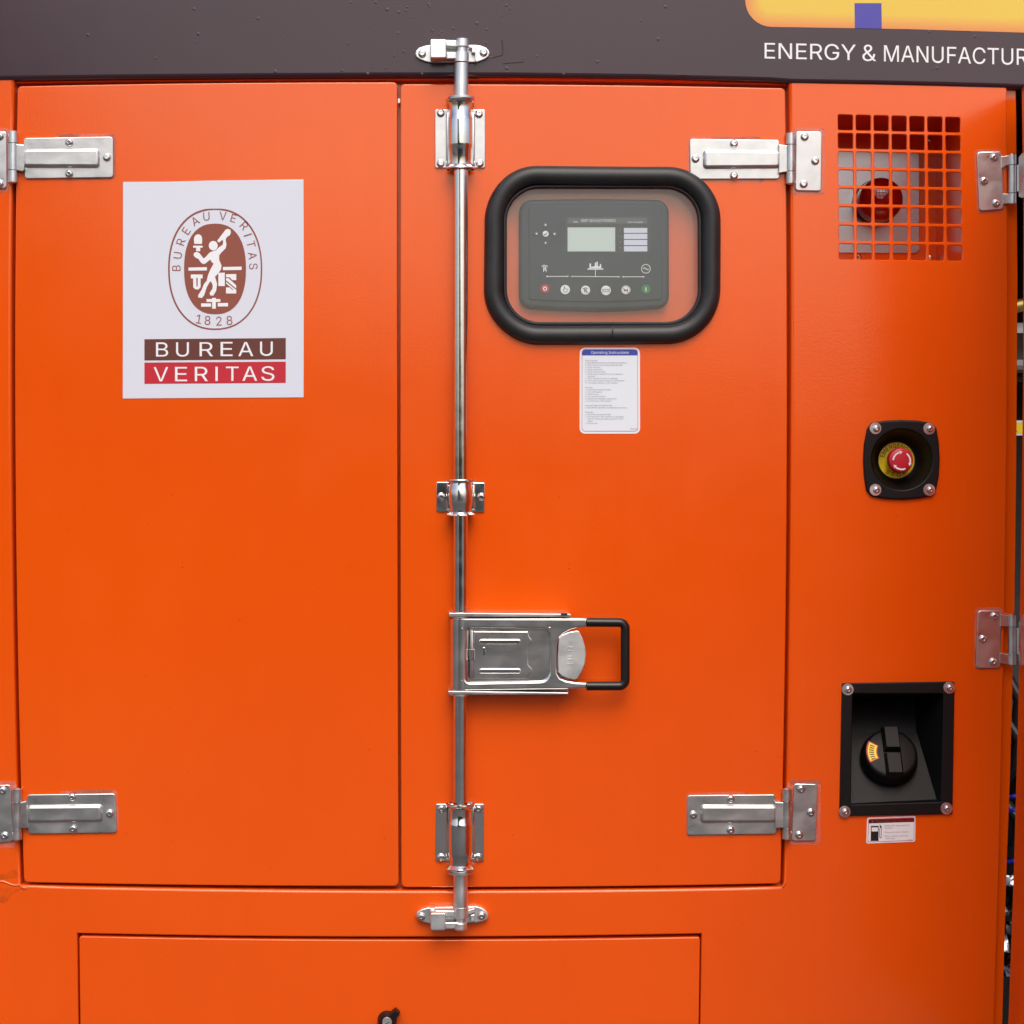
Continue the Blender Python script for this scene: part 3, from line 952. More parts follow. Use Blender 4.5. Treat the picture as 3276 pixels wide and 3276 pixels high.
rodpart('washer', 1473, 2785, 1473, 2795, 41, M['steel'], bar, lambda h: [(0, 38 / K), (.001, 41 / K), (h - .001, 41 / K), (h, 38 / K)])
# cams at both ends
zc = zoom(1310, 90, 330 / 1932)
rodpart('cam', 1477, 167, 1476, 200, 22, M['satin'], bar, lambda h: [(0, 21.5 / K), (.0005, 22.5 / K), (h - .0005, 24 / K), (h, 23 / K)])
rodpart('cam', 1478, 125, 1478, 151, 22, M['satin'], bar, lambda h: [(0, 20 / K), (.0012, 22 / K), (h - .0005, 22.5 / K), (h, 21.5 / K)])
rodpart('cam_pin', 1477, 150, 1477, 168, 16, M['satin'], bar)
rodpart('cam', 1474, 2901, 1474, 2936, 22, M['satin'], bar, lambda h: [(0, 24 / K), (.0005, 25 / K), (h - .0005, 24 / K), (h, 23 / K)])
rodpart('cam_pin', 1473, 2935, 1473, 2953, 16, M['satin'], bar)
rodpart('cam', 1473, 2951, 1472, 2976, 22, M['satin'], bar, lambda h: [(0, 21 / K), (.001, 22 / K), (h - .003, 22 / K), (h, 17 / K)])
for q in (zc([(640, 215), (880, 222), (880, 355), (690, 345)]), zc([(690, 455), (870, 450), (870, 575), (690, 580)])):
    B = MB(); B.plate(q, -.030, -.014, .002); B.obj('cam_arm', M['satin'], bar)
zl = zoom(1300, 2480, .2795)
for q in (zl([(330, 1545), (550, 1550), (550, 1630), (440, 1632), (330, 1575)]), zl([(430, 1685), (600, 1680), (600, 1762), (440, 1765)])):
    B = MB(); B.plate(q, -.030, -.014, .002); B.obj('cam_arm', M['satin'], bar)

# handle
ZL = zoom(1400, 1900, 660 / 1932)
YH = -.0385
hp = thing  # lever
out_ = ZL([(215, 226), (1330, 226), (1402, 230), (1402, 310), (1330, 316), (1250, 335), (1180, 372), (1140, 410), (1122, 470), (1116, 580), (1118, 690), (1126, 745), (1150, 785), (1200, 808), (1290, 824), (1402, 832), (1402, 886), (1330, 892), (215, 908)])
rec = rnd(ZL([(272, 318), (1048, 330), (1048, 815), (262, 830)]), [14, 26, 30, 14], 5)
B = MB(); B.plate(out_, YH, YH + .009, .0034, holes=[rec], seg=4)
lever = B.obj('lever', M['brushed'], bar)
B = MB(); B.plate(rnd(ZL([(262, 308), (1056, 318), (1056, 826), (254, 840)]), 14), YH + .0075, YH + .0088); B.obj('recess_floor', M['brushed'], lever)
rodpart('lever_barrel', 1474, 1979, 1474, 2208, 33, M['brushed'], bar)
fl = ZL([(338, 350), (845, 352), (856, 400), (880, 428), (880, 462), (848, 486), (848, 665), (880, 700), (880, 735), (850, 765), (842, 795), (338, 795)])
B = MB(); B.plate(fl, YH + .0035, YH + .0055, .0010); flap = B.obj('lock_cover', M['brushed'], lever)
for yy in (448, 722):
    B = MB(); B.plate(rnd(ZL([(388, yy - 25), (782, yy - 25), (782, yy + 25), (388, yy + 25)]), 8, 6), YH + .0012, YH + .0034, .0022, seg=3); B.obj('pressed_rib', M['chrome'], lever)
B = MB(); B.lathe(W(*ZL(322, 345), YH + .003), (0, 0, -1), [(0, .0026), (.001, .003), (.075, .003), (.076, .0026)], 12); B.obj('cover_hinge', M['steel'], lever)
sp = []
for i in range(91):
    t = i / 90; a = t * 2 * pi * 9
    c = W(*ZL(322, 520 + 105 * t), YH + .003); sp.append((c.x + .0040 * cos(a), c.y - .0040 * sin(a), c.z))
B = MB(); B.tube(sp, .0007, 6); B.obj('spring', M['bolt'], lever)
B = MB(); B.lathe(W(*ZL(434, 540), YH + .0034), (0, -1, 0), [(0, .0035), (.0015, .0032), (.002, .002)], 14); B.plate(rect(*ZL(420, 500), *ZL(448, 575), 4), YH + .001, YH + .003, .0006); B.obj('cover_screw', M['bolt'], lever)
for q in ((228, 327), (225, 818), (1050, 322)):
    B = MB(); B.lathe(W(*ZL(*q), YH + .0002), (0, -1, 0), [(-.002, .0022), (.0004, .0020), (.001, .0010)], 12); B.obj('spot_weld', M['bolt'], lever)
tl_ = rnd(ZL([(1136, 410), (1165, 385), (1225, 358), (1300, 344), (1325, 350), (1360, 420), (1384, 500), (1392, 570), (1382, 650), (1352, 730), (1312, 795), (1280, 806), (1220, 795), (1160, 768), (1128, 735), (1124, 600)]), 3, 2)
B = MB(); B.plate(tl_, YH - .0005, YH + .008, .0014, seg=2); th_ = B.obj('thumb_latch', M['satin'], bar)
B = MB(); turned(B, 'HLR', *ZL(1242, 575), 19, 90, YH - .0016, xs=1.25, bold=.012, depth=.0012); B.obj('embossed_mark', M['satin'], th_, smooth=0)
gp = rnd(ZL([(1396, 266), (1757, 268), (1757, 862), (1394, 862)]), [0, 20, 20, 0], 8)
B = MB(); B.tube([W(x, y, YH + .004) for x, y in ease(gp, 60)[: -6] if True] if False else [W(x, y, YH + .004) for x, y in gp], 14.5 / K, 18); B.obj('grip', M['gloss_black'], bar)
# ears of the handle bracket
for q in ([(1436, 1961), (1700, 1963), (1822, 1964), (1827, 1968), (1822, 1974), (1700, 1974), (1436, 1973)], [(1434, 2211), (1700, 2214), (1818, 2216), (1818, 2222), (1700, 2222), (1436, 2223)]):
    B = MB(); B.plate(q, -.040, -.002, .0008); B.obj('bracket_ear', M['steel'], bar)
B = MB(); B.plate([(1448, 1962), (1826, 1964), (1818, 2222), (1448, 2222)], -.002, -.0002); B.obj('bracket_plate', M['steel'], bar)
rodpart('ear_ring', 1473, 1960, 1473, 1974, 33, M['steel'], bar)
rodpart('ear_ring', 1473, 2210, 1473, 2224, 33, M['steel'], bar)
B = MB(); B.plate(rnd(ZL([(1155, 180), (1215, 180), (1215, 205), (1155, 205)]), 2), -.0415, -.0402); B.obj('ear_rivet', M['bolt'], bar)

# guide brackets
def bracket(label, plate_, cx, prof, scr, ym):
    t = thing('rod_bracket', label, 'bracket', W(cx, plate_[2][1], 0), 'brackets that guide the locking rod')
    B = MB(); B.plate(rnd(plate_, 5, 3), -.0035, -.0004, .0009); 
    B.obj('base_plate', M[ym], t)
    B = MB(); a = W(cx, prof[0][0], YR + .003)
    pr = [((a.z - W(cx, yy, YR + .003).z), r / K) for yy, r in prof]
    B.lathe(a, (0, 0, -1), pr, 36, cap0=False, cap1=False)
    B.obj('sleeve', M['chrome'], t, smooth=24)
    for s_ in scr: screw(*s_, -.0035, t)
    # side fillets where the sleeve meets its plate
    for sgn in (-1, 1):
        B = MB(); rr = [p_[1] for p_ in prof]
        y0_, y1_ = plate_[0][1] + 6, plate_[2][1] - 6
        B.plate([(cx + sgn * 26, y0_), (cx + sgn * 47, y0_), (cx + sgn * 47, y1_), (cx + sgn * 26, y1_)], -.0075, -.0036, .0036, seg=3); B.obj('fillet', M[ym], t)
    return t
bracket('upper steel rod bracket with four screws, left of the rubber window seal', [(1392, 350), (1552, 350), (1552, 537), (1392, 537)], 1473,
        [(318, 46), (321, 47), (327, 45), (331, 37), (345, 35), (372, 35.5), (380, 38.5), (388, 39), (462, 39), (470, 38.5), (480, 35.5), (528, 35), (533, 39), (537, 45), (541, 46.5), (543, 45)],
        [(1410, 362), (1532, 365), (1410, 523), (1535, 523)], 'steel')
bracket('small middle rod bracket with two screws, halfway down the rod', [(1396, 1542), (1551, 1544), (1550, 1638), (1396, 1637)], 1474,
        [(1534, 46), (1537, 47), (1541, 44), (1544, 35), (1553, 35), (1563, 38), (1572, 39.5), (1604, 39.5), (1615, 38), (1625, 35), (1638, 35), (1642, 40), (1645, 46), (1649, 46.5), (1650, 45)],
        [(1411.5, 1589), (1539.5, 1590)], 'chrome')
bracket('lower steel rod bracket with four screws, near the bottom of the doors', [(1394, 2572), (1549, 2572), (1548, 2755), (1393, 2755)], 1473,
        [(2571, 46), (2575, 46.5), (2580, 43), (2586, 36), (2600, 35), (2625, 35.5), (2632, 38.5), (2640, 39), (2728, 39), (2736, 38), (2744, 34.5), (2766, 34.5), (2772, 40), (2776, 46), (2781, 46.5), (2783, 45)],
        [(1412.6, 2587.6), (1531, 2588), (1411, 2743), (1530, 2743)], 'chrome')

# keepers
def keeper(label, base, scr, block, cheek):
    t = thing('rod_keeper', label, 'bracket', W(base[0][0], base[-1][1], 0), 'cast keepers for the rod ends')
    B = MB(); B.plate(base, -.0105, -.0044 if scr[0][1] < 300 else -.0002, .0015, seg=2); B.obj('base', M['satin'], t)
    for s_ in scr: screw(*s_, -.0105, t)
    B = MB(); B.plate(rnd(block, 6, 4), -.040, -.0100, .0018, seg=2); B.obj('stop_block', M['satin'], t)
    for c in cheek:
        B = MB(); B.plate(c, -.021, -.0100, .0015); B.obj('cheek', M['satin'], t)
    return t
kb = [zc(*q) for q in [(360, 315), (1240, 312), (1330, 325), (1430, 362), (1482, 410), (1502, 460), (1480, 530), (1420, 580), (1330, 615), (1250, 640), (360, 642), (280, 620), (190, 585), (130, 540), (108, 480), (125, 415), (180, 365), (270, 335)]]
keeper('cast keeper on the brown roof band at the top of the locking rod', kb, [zc(238, 480), zc(1388, 460)],
       zc([(388, 205), (688, 205), (688, 560), (388, 560)]), [zc([(1120, 330), (1240, 330), (1240, 470), (1165, 465), (1165, 380), (1120, 380)]), zc([(1230, 345), (1250, 345), (1250, 625), (1225, 625)])])
kb2 = [zl(*q) for q in [(265, 1512), (520, 1505), (790, 1498), (850, 1512), (905, 1545), (940, 1600), (930, 1645), (880, 1675), (790, 1692), (560, 1696), (265, 1700), (190, 1682), (135, 1655), (108, 1612), (125, 1565), (185, 1530)]]
keeper('cast keeper on the orange sill at the bottom of the locking rod', kb2, [zl(173, 1620), zl(863, 1610)],
       zl([(274, 1576), (450, 1576), (448, 1780), (276, 1780)]), [zl([(700, 1545), (785, 1520), (785, 1580), (705, 1600)]), zl([(735, 1600), (785, 1590), (785, 1680), (735, 1680)]), zl([(265, 1520), (330, 1520), (330, 1572), (265, 1572)])])

# ------------------------------------------------------------------ white certification poster
ZS = zoom(380, 560, 620 / 1641)
po = thing('certification_poster', 'white poster with brown oval emblem and BUREAU VERITAS bars on left door', 'poster', W(*ZS(800, 1890), 0))
B = MB(); B.plate(ZS([(36, 58), (420, 56), (800, 46), (1200, 41), (1564, 36), (1566, 950), (1564, 1882), (900, 1886), (34, 1892), (35, 950)]), -.0009, -.0002); B.obj('sheet', M['paper'], po, smooth=0)
y1, y2, y3 = -.0012, -.0015, -.0018
oc = circ(816, 796, 399, 516, 72, 2.22)
oc = [(x, max(y, 284)) for x, y in oc]
oi = circ(817, 797, 385.5, 502, 72, 2.22)
B = MB(); B.flat(ZS(oc), y1, [ZS(oi)]); B.obj('oval_ring', M['emblem'], po, smooth=0)
B = MB(); B.flat(ZS(circ(815, 795, 262, 384, 64, 2.35)), y1); ov = B.obj('oval_field', M['emblem'], po, smooth=0)
B = MB()
for ch, x, y, a in [('B', 488, 788, 90), ('U', 499, 680, 84), ('R', 525, 566, 72), ('E', 571, 473, 57), ('A', 647, 390, 30), ('U', 742, 350, 4), ('V', 882, 346, -4), ('E', 971, 366, -15), ('R', 1062, 430, -47), ('I', 1093, 508, -72), ('T', 1120, 585, -77), ('A', 1132, 683, -83), ('S', 1140, 773, -88)]:
    turned(B, ch, *ZS(x, y), 26.5, a, y1, xs=.98, bold=.004)
B.obj('emblem_lettering', M['emblem'], po, smooth=0)
B = MB()
for ch, x, y, a in [('1', 679, 1220, -9), ('8', 752, 1231, -3), ('2', 848, 1237, 2), ('8', 937, 1231, 4)]:
    turned(B, ch, *ZS(x, y), 28.5, a, y1, xs=.95, bold=.004)
B.obj('emblem_date', M['emblem'], po, smooth=0)
body = [(795, 645), (770, 655), (735, 695), (718, 706), (682, 660), (660, 650), (637, 660), (633, 680), (650, 700), (672, 708), (695, 740), (712, 753), (732, 750), (775, 715), (785, 735), (803, 750), (795, 765), (775, 800), (755, 850), (745, 893), (720, 925), (700, 975), (673, 1015), (671, 1036), (704, 1041), (722, 1020), (745, 950), (770, 905), (782, 903), (796, 935), (793, 962), (768, 1000), (775, 1019), (800, 1021), (825, 980), (833, 920), (820, 880), (815, 862), (840, 835), (865, 800), (870, 765), (850, 720), (850, 680), (870, 655), (905, 620), (912, 590), (905, 545), (915, 525), (940, 510), (950, 485), (945, 465), (925, 455), (905, 462), (880, 495), (832, 558), (850, 572), (878, 548), (884, 562), (880, 590), (855, 607), (835, 625), (822, 637)]
B = MB()
B.flat(ZS(body), y2); B.flat(ZS(circ(800, 598, 38, 40, 24)), y2 - .0001)
B.flat(ZS([(640, 583), (636, 545), (640, 525), (650, 510), (672, 500), (695, 510), (704, 527), (707, 548), (704, 583)]), y2)
B.flat(ZS([(630, 598), (710, 598), (710, 615), (690, 615), (690, 645), (655, 645), (655, 615), (630, 615)]), y2)
B.flat(ZS([(590, 783), (746, 780), (746, 808), (590, 810)]), y2); B.flat(ZS([(882, 778), (1040, 776), (1040, 804), (882, 806)]), y2)
B.flat(ZS([(610, 842), (710, 842), (710, 875), (693, 875), (693, 950), (676, 968), (648, 968), (630, 950), (630, 875), (610, 875)]), y2, [ZS([(656, 872), (669, 872), (667, 945), (658, 945)])])
B.flat(ZS([(843, 828), (898, 826), (898, 940), (843, 940)]), y2)
B.flat(ZS([(908, 840), (995, 838), (995, 890), (962, 890), (938, 866), (908, 866)]), y2)
B.flat(ZS([(908, 874), (930, 874), (995, 934), (995, 962), (908, 890)]), y2)
B.flat(ZS([(908, 903), (985, 966), (995, 972), (995, 1003), (908, 1003), (908, 952), (938, 952), (965, 975), (970, 970), (908, 918)]), y2)
B.flat(ZS([(743, 1050), (790, 1050), (790, 1040), (822, 1040), (822, 1050), (860, 1050), (860, 1075), (822, 1075), (822, 1132), (790, 1132), (790, 1075), (743, 1075)]), y2)
B.flat(ZS([(697, 1086), (781, 1086), (781, 1115), (697, 1115)]), y2); B.flat(ZS([(838, 1084), (925, 1083), (925, 1112), (838, 1113)]), y2)
B.obj('figure_print', M['white'], ov, smooth=0)
B = MB(); B.flat(ZS([(217, 1390), (1414, 1380), (1414, 1560), (217, 1570)]), y1); b1_ = B.obj('name_bar', M['bar_brown'], po, smooth=0)
B = MB(); B.flat(ZS([(217, 1588), (1414, 1580), (1414, 1760), (217, 1768)]), y1); b2_ = B.obj('name_bar', M['bar_red'], po, smooth=0)
B = MB()
for ch, a, c, dy in [('B', 315, 418, 2), ('U', 485, 594, 1), ('R', 684, 798, 0), ('E', 862, 964, -2), ('A', 1012, 1139, -1), ('U', 1196, 1304, -5)]:
    fit(B, ch, ZS(a, 0)[0], ZS(c, 0)[0], ZS(0, 1415 + dy)[1], ZS(0, 1535 + dy)[1], y2)
B.obj('bar_lettering', M['white'], b1_, smooth=0)
B = MB()
for ch, a, c, dy in [('V', 295, 418, 2), ('E', 476, 578, 1), ('R', 644, 755, 0), ('I', 818, 838, -1), ('T', 908, 1015, -2), ('A', 1047, 1172, -3), ('S', 1207, 1318, -4)]:
    fit(B, ch, ZS(a, 0)[0], ZS(c, 0)[0], ZS(0, 1624 + dy)[1], ZS(0, 1745 + dy)[1], y2)
B.obj('bar_lettering', M['white'], b2_, smooth=0)

# ------------------------------------------------------------------ operating instructions sticker
ZI = zoom(1840, 1100, 220 / 1417)
ins = thing('instruction_sticker', 'white sticker with blue OPERATING INSTRUCTIONS header below the window', 'sticker', W(*ZI(715, 1850), 0))
B = MB(); B.plate(rnd(ZI([(95, 78), (1335, 78), (1338, 1852), (93, 1852)]), 17, 6), -.0007, -.0001); B.obj('sheet', M['white'], ins, smooth=0)
B = MB(); B.flat(rnd(ZI([(138, 112), (1292, 112), (1298, 1805), (136, 1805)]), 11, 6), -.0010); B.obj('red_border', M['red_ink'], ins, smooth=0)
B = MB(); B.flat(rnd(ZI([(146, 240), (1284, 240), (1289, 1797), (145, 1797)]), [0, 0, 10, 10], 6), -.0012); B.obj('text_field', M['pale_blue'], ins, smooth=0)
B = MB(); B.flat(rnd(ZI([(148, 120), (1284, 120), (1286, 240), (146, 240)]), [10, 10, 0, 0], 6), -.0012); hb = B.obj('header_bar', M['blue'], ins, smooth=0)
B = MB(); fit(B, 'Operating Instructions', *[ZI(v, 0)[0] for v in (328, 1105)], ZI(0, 150)[1], ZI(0, 205)[1], -.0014, bold=.025); B.obj('header_lettering', M['white'], hb, smooth=0)
TXT = [(360, 210, 'Before Starting'), (406, 210, '1. Read MPMC Operation and Maintenance Manual'), (452, 210, '2. Check if all the connecting screws are tight.'), (498, 210, '3. Check level unit.'),
       (544, 210, '4. Check ground unit.'), (590, 210, '5. Check all liquid levels.'), (636, 210, '6. Check engine cooling fan and ray degree of'), (682, 256, 'tightness.'),
       (728, 210, '7. Check all pipes to ensure no leakage.'), (774, 210, '8. Check battery pole to ensure no cauterization.'), (820, 210, '9. Turn battery isolator to "ON" position.'),
       (913, 210, 'Key Start'), (959, 210, '1. Disconnect all external loads.'), (1006, 210, '2. Turn on the power.'), (1052, 210, '3. Insert the key.'), (1099, 210, '4. Pre-heat the machine.'),
       (1145, 210, '5. Release the Emergency Stop button.'), (1192, 210, '6. Turn the key to "ON" position.'), (1284, 210, 'Automatic Start and Remote Start'), (1330, 210, '1. Read MPMC Operation and Maintenance Manual'),
       (1423, 210, 'Shutdown'), (1469, 210, '1. Disconnect all external loads.'), (1515, 210, '2. Turn the key to "OFF" position, for automatic'), (1561, 256, 'start or remote start panel, press the "STOP"'),
       (1607, 256, 'button.'), (1653, 210, '3. Fill fuel tank.'), (1768, 1140, 'M00017')]
B = MB()
for yy, xx, s_ in TXT:
    line_of(B, s_, *ZI(xx, yy), 4.5, -.0014, xs=.90, bold=.0)
B.obj('small_print', M['grey_ink'], ins, smooth=0)

# ------------------------------------------------------------------ controller behind the window
ZP = zoom(1520, 500, .42443)
YC = .0105
ctl = thing('generator_controller', 'black control module with small screen and round keys behind the window', 'controller', W(*ZP(900, 1160), .04))
arcb = lambda x0, x1, yb, sag, n: [(x1 - (x1 - x0) * i / n, yb + sag * (1 - (2 * i / n - 1) ** 2)) for i in range(n + 1)]
hull = ZP(rnd([(332, 322), (1462, 322)], 0) + rnd([(1462, 1135), (332, 1135)], 0))
hull = rnd(ZP([(332, 326), (900, 318), (1462, 326), (1464, 1138), (1180, 1158), (900, 1166), (620, 1158), (332, 1138)]), [42, 0, 42, 38, 0, 0, 0, 38], 8)
B = MB(); B.plate(hull, YC + .004, .0318, .006, seg=4); hsg = B.obj('housing', M['panel_black'], ctl, smooth=35)
face = rnd(ZP([(405, 376), (900, 370), (1408, 376), (1410, 1080), (1180, 1092), (905, 1097), (640, 1092), (405, 1080)]), [12, 0, 12, 10, 0, 0, 0, 10], 5)
B = MB(); B.plate(face, YC + .0016, YC + .0042, .0012, seg=2); fc = B.obj('face_plate', M['panel_black'], ctl)
ya = YC + .0012
B = MB(); B.plate(ZP([(671, 452), (1326, 450), (1326, 728), (672, 728)]), ya, YC + .0017, .0003, seg=1); B.obj('display_frame', M['panel_grey'], ctl)
B = MB(); B.flat(ZP([(696, 464), (1298, 462), (1298, 507), (696, 507)]), ya - .0003); B.obj('title_bar', M['title_grey'], ctl, smooth=0)
B = MB(); fit(B, 'DEEP SEA ELECTRONICS', *[ZP(v, 0)[0] for v in (800, 1060)], ZP(0, 475)[1], ZP(0, 494)[1], ya - .0006)
fit(B, 'DSE 7320 MKII', *[ZP(v, 0)[0] for v in (1152, 1262)], ZP(0, 492)[1], ZP(0, 502)[1], ya - .0006)
fit(B, 'DSE', *[ZP(v, 0)[0] for v in (741, 773)], ZP(0, 488)[1], ZP(0, 500)[1], ya - .0006)
B.obj('title_lettering', M['icon'], ctl, smooth=0)
B = MB(); B.plate(ZP([(697, 536), (1056, 536), (1056, 717), (697, 717)]), ya - .0006, ya - .0001); B.obj('screen', M['lcd'], ctl)
for a, c in ((540, 577), (584, 623), (630, 670), (677, 717)):
    B = MB(); B.plate(ZP([(1122, a), (1298, a), (1298, c), (1122, c)]), ya - .0006, ya - .0001); B.obj('label_strip', M['paper'], ctl)
for yy in (561, 604, 650, 693):
    B = MB(); B.lathe(W(*ZP(1093, yy), ya), (0, -1, 0), [(0, .0019), (.0006, .0017), (.001, .0008)], 12); B.obj('indicator_lamp', M['title_grey'], ctl)
def key(x, y, r, mat, parent=ctl):
    Bk = MB(); Rk = r * .42443 / K
    Bk.lathe(W(*ZP(x, y), YC + .0016), (0, -1, 0), [(0, Rk), (.0012, Rk), (.0018, Rk * .94)], 28); return Bk.obj('key', mat, parent)
yk = YC - .0004
k0 = key(531, 585, 23, M['icon'])
B = MB(); B.line(ZP([(520, 586), (528, 594), (543, 576)]), 2.2, yk); B.obj('tick_mark', M['panel_black'], k0, smooth=0)
for x, y, pts in ((531, 515, [(531, 506), (540, 522), (522, 522)]), (462, 583, [(453, 583), (469, 574), (469, 592)]), (601, 585, [(609, 585), (593, 576), (593, 594)]), (531, 653, [(531, 663), (540, 646), (522, 646)])):
    kk = key(x, y, 22, M['panel_grey']); B = MB(); B.flat(ZP(pts), yk); B.obj('arrow_mark', M['icon'], kk, smooth=0)
yi = YC + .0012
pylon = lambda cx, cy, s: [[(cx - 10 * s, cy + 25 * s), (cx - 6 * s, cy - 22 * s)], [(cx + 10 * s, cy + 25 * s), (cx + 6 * s, cy - 22 * s)], [(cx - 22 * s, cy - 12 * s), (cx - 12 * s, cy - 22 * s), (cx + 12 * s, cy - 22 * s), (cx + 22 * s, cy - 12 * s)],
                           [(cx - 9 * s, cy + 14 * s), (cx + 6 * s, cy)], [(cx + 9 * s, cy + 14 * s), (cx - 6 * s, cy)], [(cx - 8 * s, cy - 8 * s), (cx + 8 * s, cy - 8 * s)]]
kp = key(525, 846, 34, M['panel_grey'])
B = MB()
for ln in pylon(525, 846, 1.05): B.line(ZP(ln), 1.9, yk)
B.obj('pylon_mark', M['icon'], kp, smooth=0)
kg = key(1287, 848, 35, M['panel_grey'])
B = MB(); B.line(ZP(circ(1287, 848, 33, n=36)), 1.9, yk, closed=True); B.line(ZP([(1268 + 38 * i / 12, 848 - 8 * sin(2 * pi * i / 12)) for i in range(13)]), 2, yk); B.obj('wave_mark', M['icon'], kg, smooth=0)
B = MB()
B.flat(ZP([(847, 845), (966, 845), (966, 854), (847, 854)]), yi)
B.flat(ZP([(862, 808), (874, 808), (874, 834), (902, 828), (902, 802), (911, 802), (911, 826), (914, 826), (914, 795), (925, 795), (925, 832), (940, 828), (940, 812), (949, 812), (952, 842), (862, 842)]), yi)
B.line(ZP([(907, 854), (907, 906)]), 1.8, yi)
for a, c in (((543, 905), (697, 905)), ((731, 905), (1083, 908)), ((1117, 908), (1270, 908))):
    B.line(ZP([a, c]), 2.0, yi - .0001)
    for q in (a, c): B.flat(ZP(circ(q[0], q[1], 5.5, n=12)), yi - .0002)
B.obj('mimic_print', M['icon'], ctl, smooth=0)
for x, y in ((562, 958), (713, 963), (866, 968), (1017, 968), (526, 906), (713, 906), (1101, 908), (1288, 910)):
    B = MB(); B.lathe(W(*ZP(x, y), YC + .0016), (0, -1, 0), [(0, .0016), (.0005, .0014)], 10); B.obj('indicator_lamp', M['panel_grey'], ctl)
ks = key(527, 998, 35, M['panel_red']); B = MB(); B.line(ZP(circ(527, 998, 12, 13, 20)), 3.0, yk, closed=True); B.obj('stop_mark', M['icon'], ks, smooth=0)
kh = key(679, 1006, 36, M['icon']); B = MB(); B.line(ZP([(665, 1004), (670, 1022), (690, 1024), (697, 1006), (694, 1000), (678, 998), (675, 982), (670, 982), (672, 1008), (665, 1004)]), 1.4, yk); B.obj('hand_mark', M['panel_black'], kh, smooth=0)
kt = key(832, 1010, 35, M['icon']); B = MB()
for ln in pylon(832, 1010, .8): B.line(ZP(ln), 1.6, yk)
B.line(ZP([(812, 994), (852, 1028)]), 1.6, yk - .0001); B.obj('mains_mark', M['panel_black'], kt, smooth=0)
ka = key(986, 1012, 37, M['icon']); B = MB(); B.line(ZP([(960, 1002), (1012, 1002), (1012, 1022), (960, 1022)]), 1.3, yk, closed=True); fit(B, 'AUTO', *[ZP(v, 0)[0] for v in (964, 1008)], ZP(0, 1006)[1], ZP(0, 1018)[1], yk); B.obj('auto_mark', M['panel_black'], ka, smooth=0)
km = key(1136, 1009, 35, M['icon']); B = MB(); B.flat(ZP([(1120, 998), (1132, 1006), (1140, 1006), (1152, 996), (1150, 1022), (1140, 1014), (1132, 1014), (1122, 1022)]), yk); B.line(ZP([(1114, 992), (1158, 1028)]), 1.6, yk - .0001); B.line(ZP(circ(1136, 1009, 30, n=30)), 1.2, yk, closed=True); B.obj('mute_mark', M['bar_brown'], km, smooth=0)
kw = key(1288, 1003, 36, M['panel_green']); B = MB(); B.line(ZP([(1288, 990), (1288, 1016)]), 3.2, yk); B.obj('start_mark', M['icon'], kw, smooth=0)

# ------------------------------------------------------------------ beacon behind the grille
bc = thing('warning_beacon', 'round red warning lamp on an aluminium plate behind the square hole grille', 'beacon', W(*ZG(585, 1100), BD))
B = MB(); B.plate(rnd([W_ for W_ in [(2655, 476), ZG(945, 432), ZG(948, 1414), (2655, 808)]], [0, 16, 16, 0], 6), BD - .0035, BD - .0002, .0008); B.obj('mounting_plate', M['alu'], bc)
cb = W(*ZG(588, 905), BD - .05); rb = 75 * 1.04 / K
B = MB(); c2 = Vector((cb.x, BD - .0035, cb.z)); B.lathe(c2, (0, -1, 0), [(0, rb * .98), (.012, rb * .98), (.013, rb * .93)], 40); B.obj('base_ring', M['plastic'], bc)
B = MB(); pr = [(0, rb * .95), (.030, rb * .93)] + [(.030 + rb * .62 * sin(t), rb * .93 * cos(t)) for t in [i * pi / 2 / 10 for i in range(1, 11)]]
pr[-1] = (pr[-1][0], .0008)
B.lathe(c2 + Vector((0, -.0131, 0)), (0, -1, 0), pr, 40); B.obj('red_lens', M['lens'], bc, smooth=40)
B = MB(); B.lathe(c2 + Vector((0, -.0135, 0)), (0, -1, 0), [(0, rb * .6), (.018, rb * .45), (.024, rb * .2)], 24); B.obj('lamp_core', M['panel_red'], bc)
for q in (ZG(1042, 345), ZG(1052, 1455), ZG(378, 1452)):
    B = MB(); B.lathe(W(*q, BD - .0002), (0, -1, 0), [(0, .0045), (.003, .004), (.004, .002)], 12); B.obj('fixing_screw', M['bolt'], bc)

# ------------------------------------------------------------------ emergency stop
es = thing('emergency_stop', 'red mushroom EMERGENCY STOP button in a black recessed square surround', 'button', W(*ZE(895, 1445), 0))
so = rnd(ZE([(430, 250), (640, 218), (890, 207), (1150, 218), (1370, 255), (1435, 330), (1472, 560), (1487, 820), (1472, 1080), (1425, 1310), (1360, 1390), (1140, 1428), (890, 1445), (640, 1432), (430, 1395), (350, 1300), (318, 1080), (304, 830), (318, 580), (365, 340)]), 14, 3)
bowl_c = W(2886.3, 1470, -.0055)
B = MB(); B.plate(so, -.0062, -.0002, .0030, holes=[circ(2886.3, 1470, 96, n=48)], seg=4); B.obj('surround', M['plastic'], es, smooth=35)
B = MB(); pr = [(0, 96 / K), (.003, 94.5 / K), (.012, 91 / K), (.024, 86 / K), (.034, 78 / K), (.042, 66 / K), (.043, 58 / K), (.043, .0005)]
B.lathe(bowl_c, (0, 1, 0), pr, 48, cap0=False); B.obj('bowl', M['plastic'], es, smooth=40)
YB = .037
lc = W(*ZE(812, 835), YB)
s_es = (D + YB) / D
B = MB(); B.lathe(lc + Vector((0, .0006, 0)), (0, -1, 0), [(0, 57.5 * s_es / K), (.0006, 57.5 * s_es / K)], 48); lb = B.obj('yellow_disc', M['yellow'], es)
B = MB()
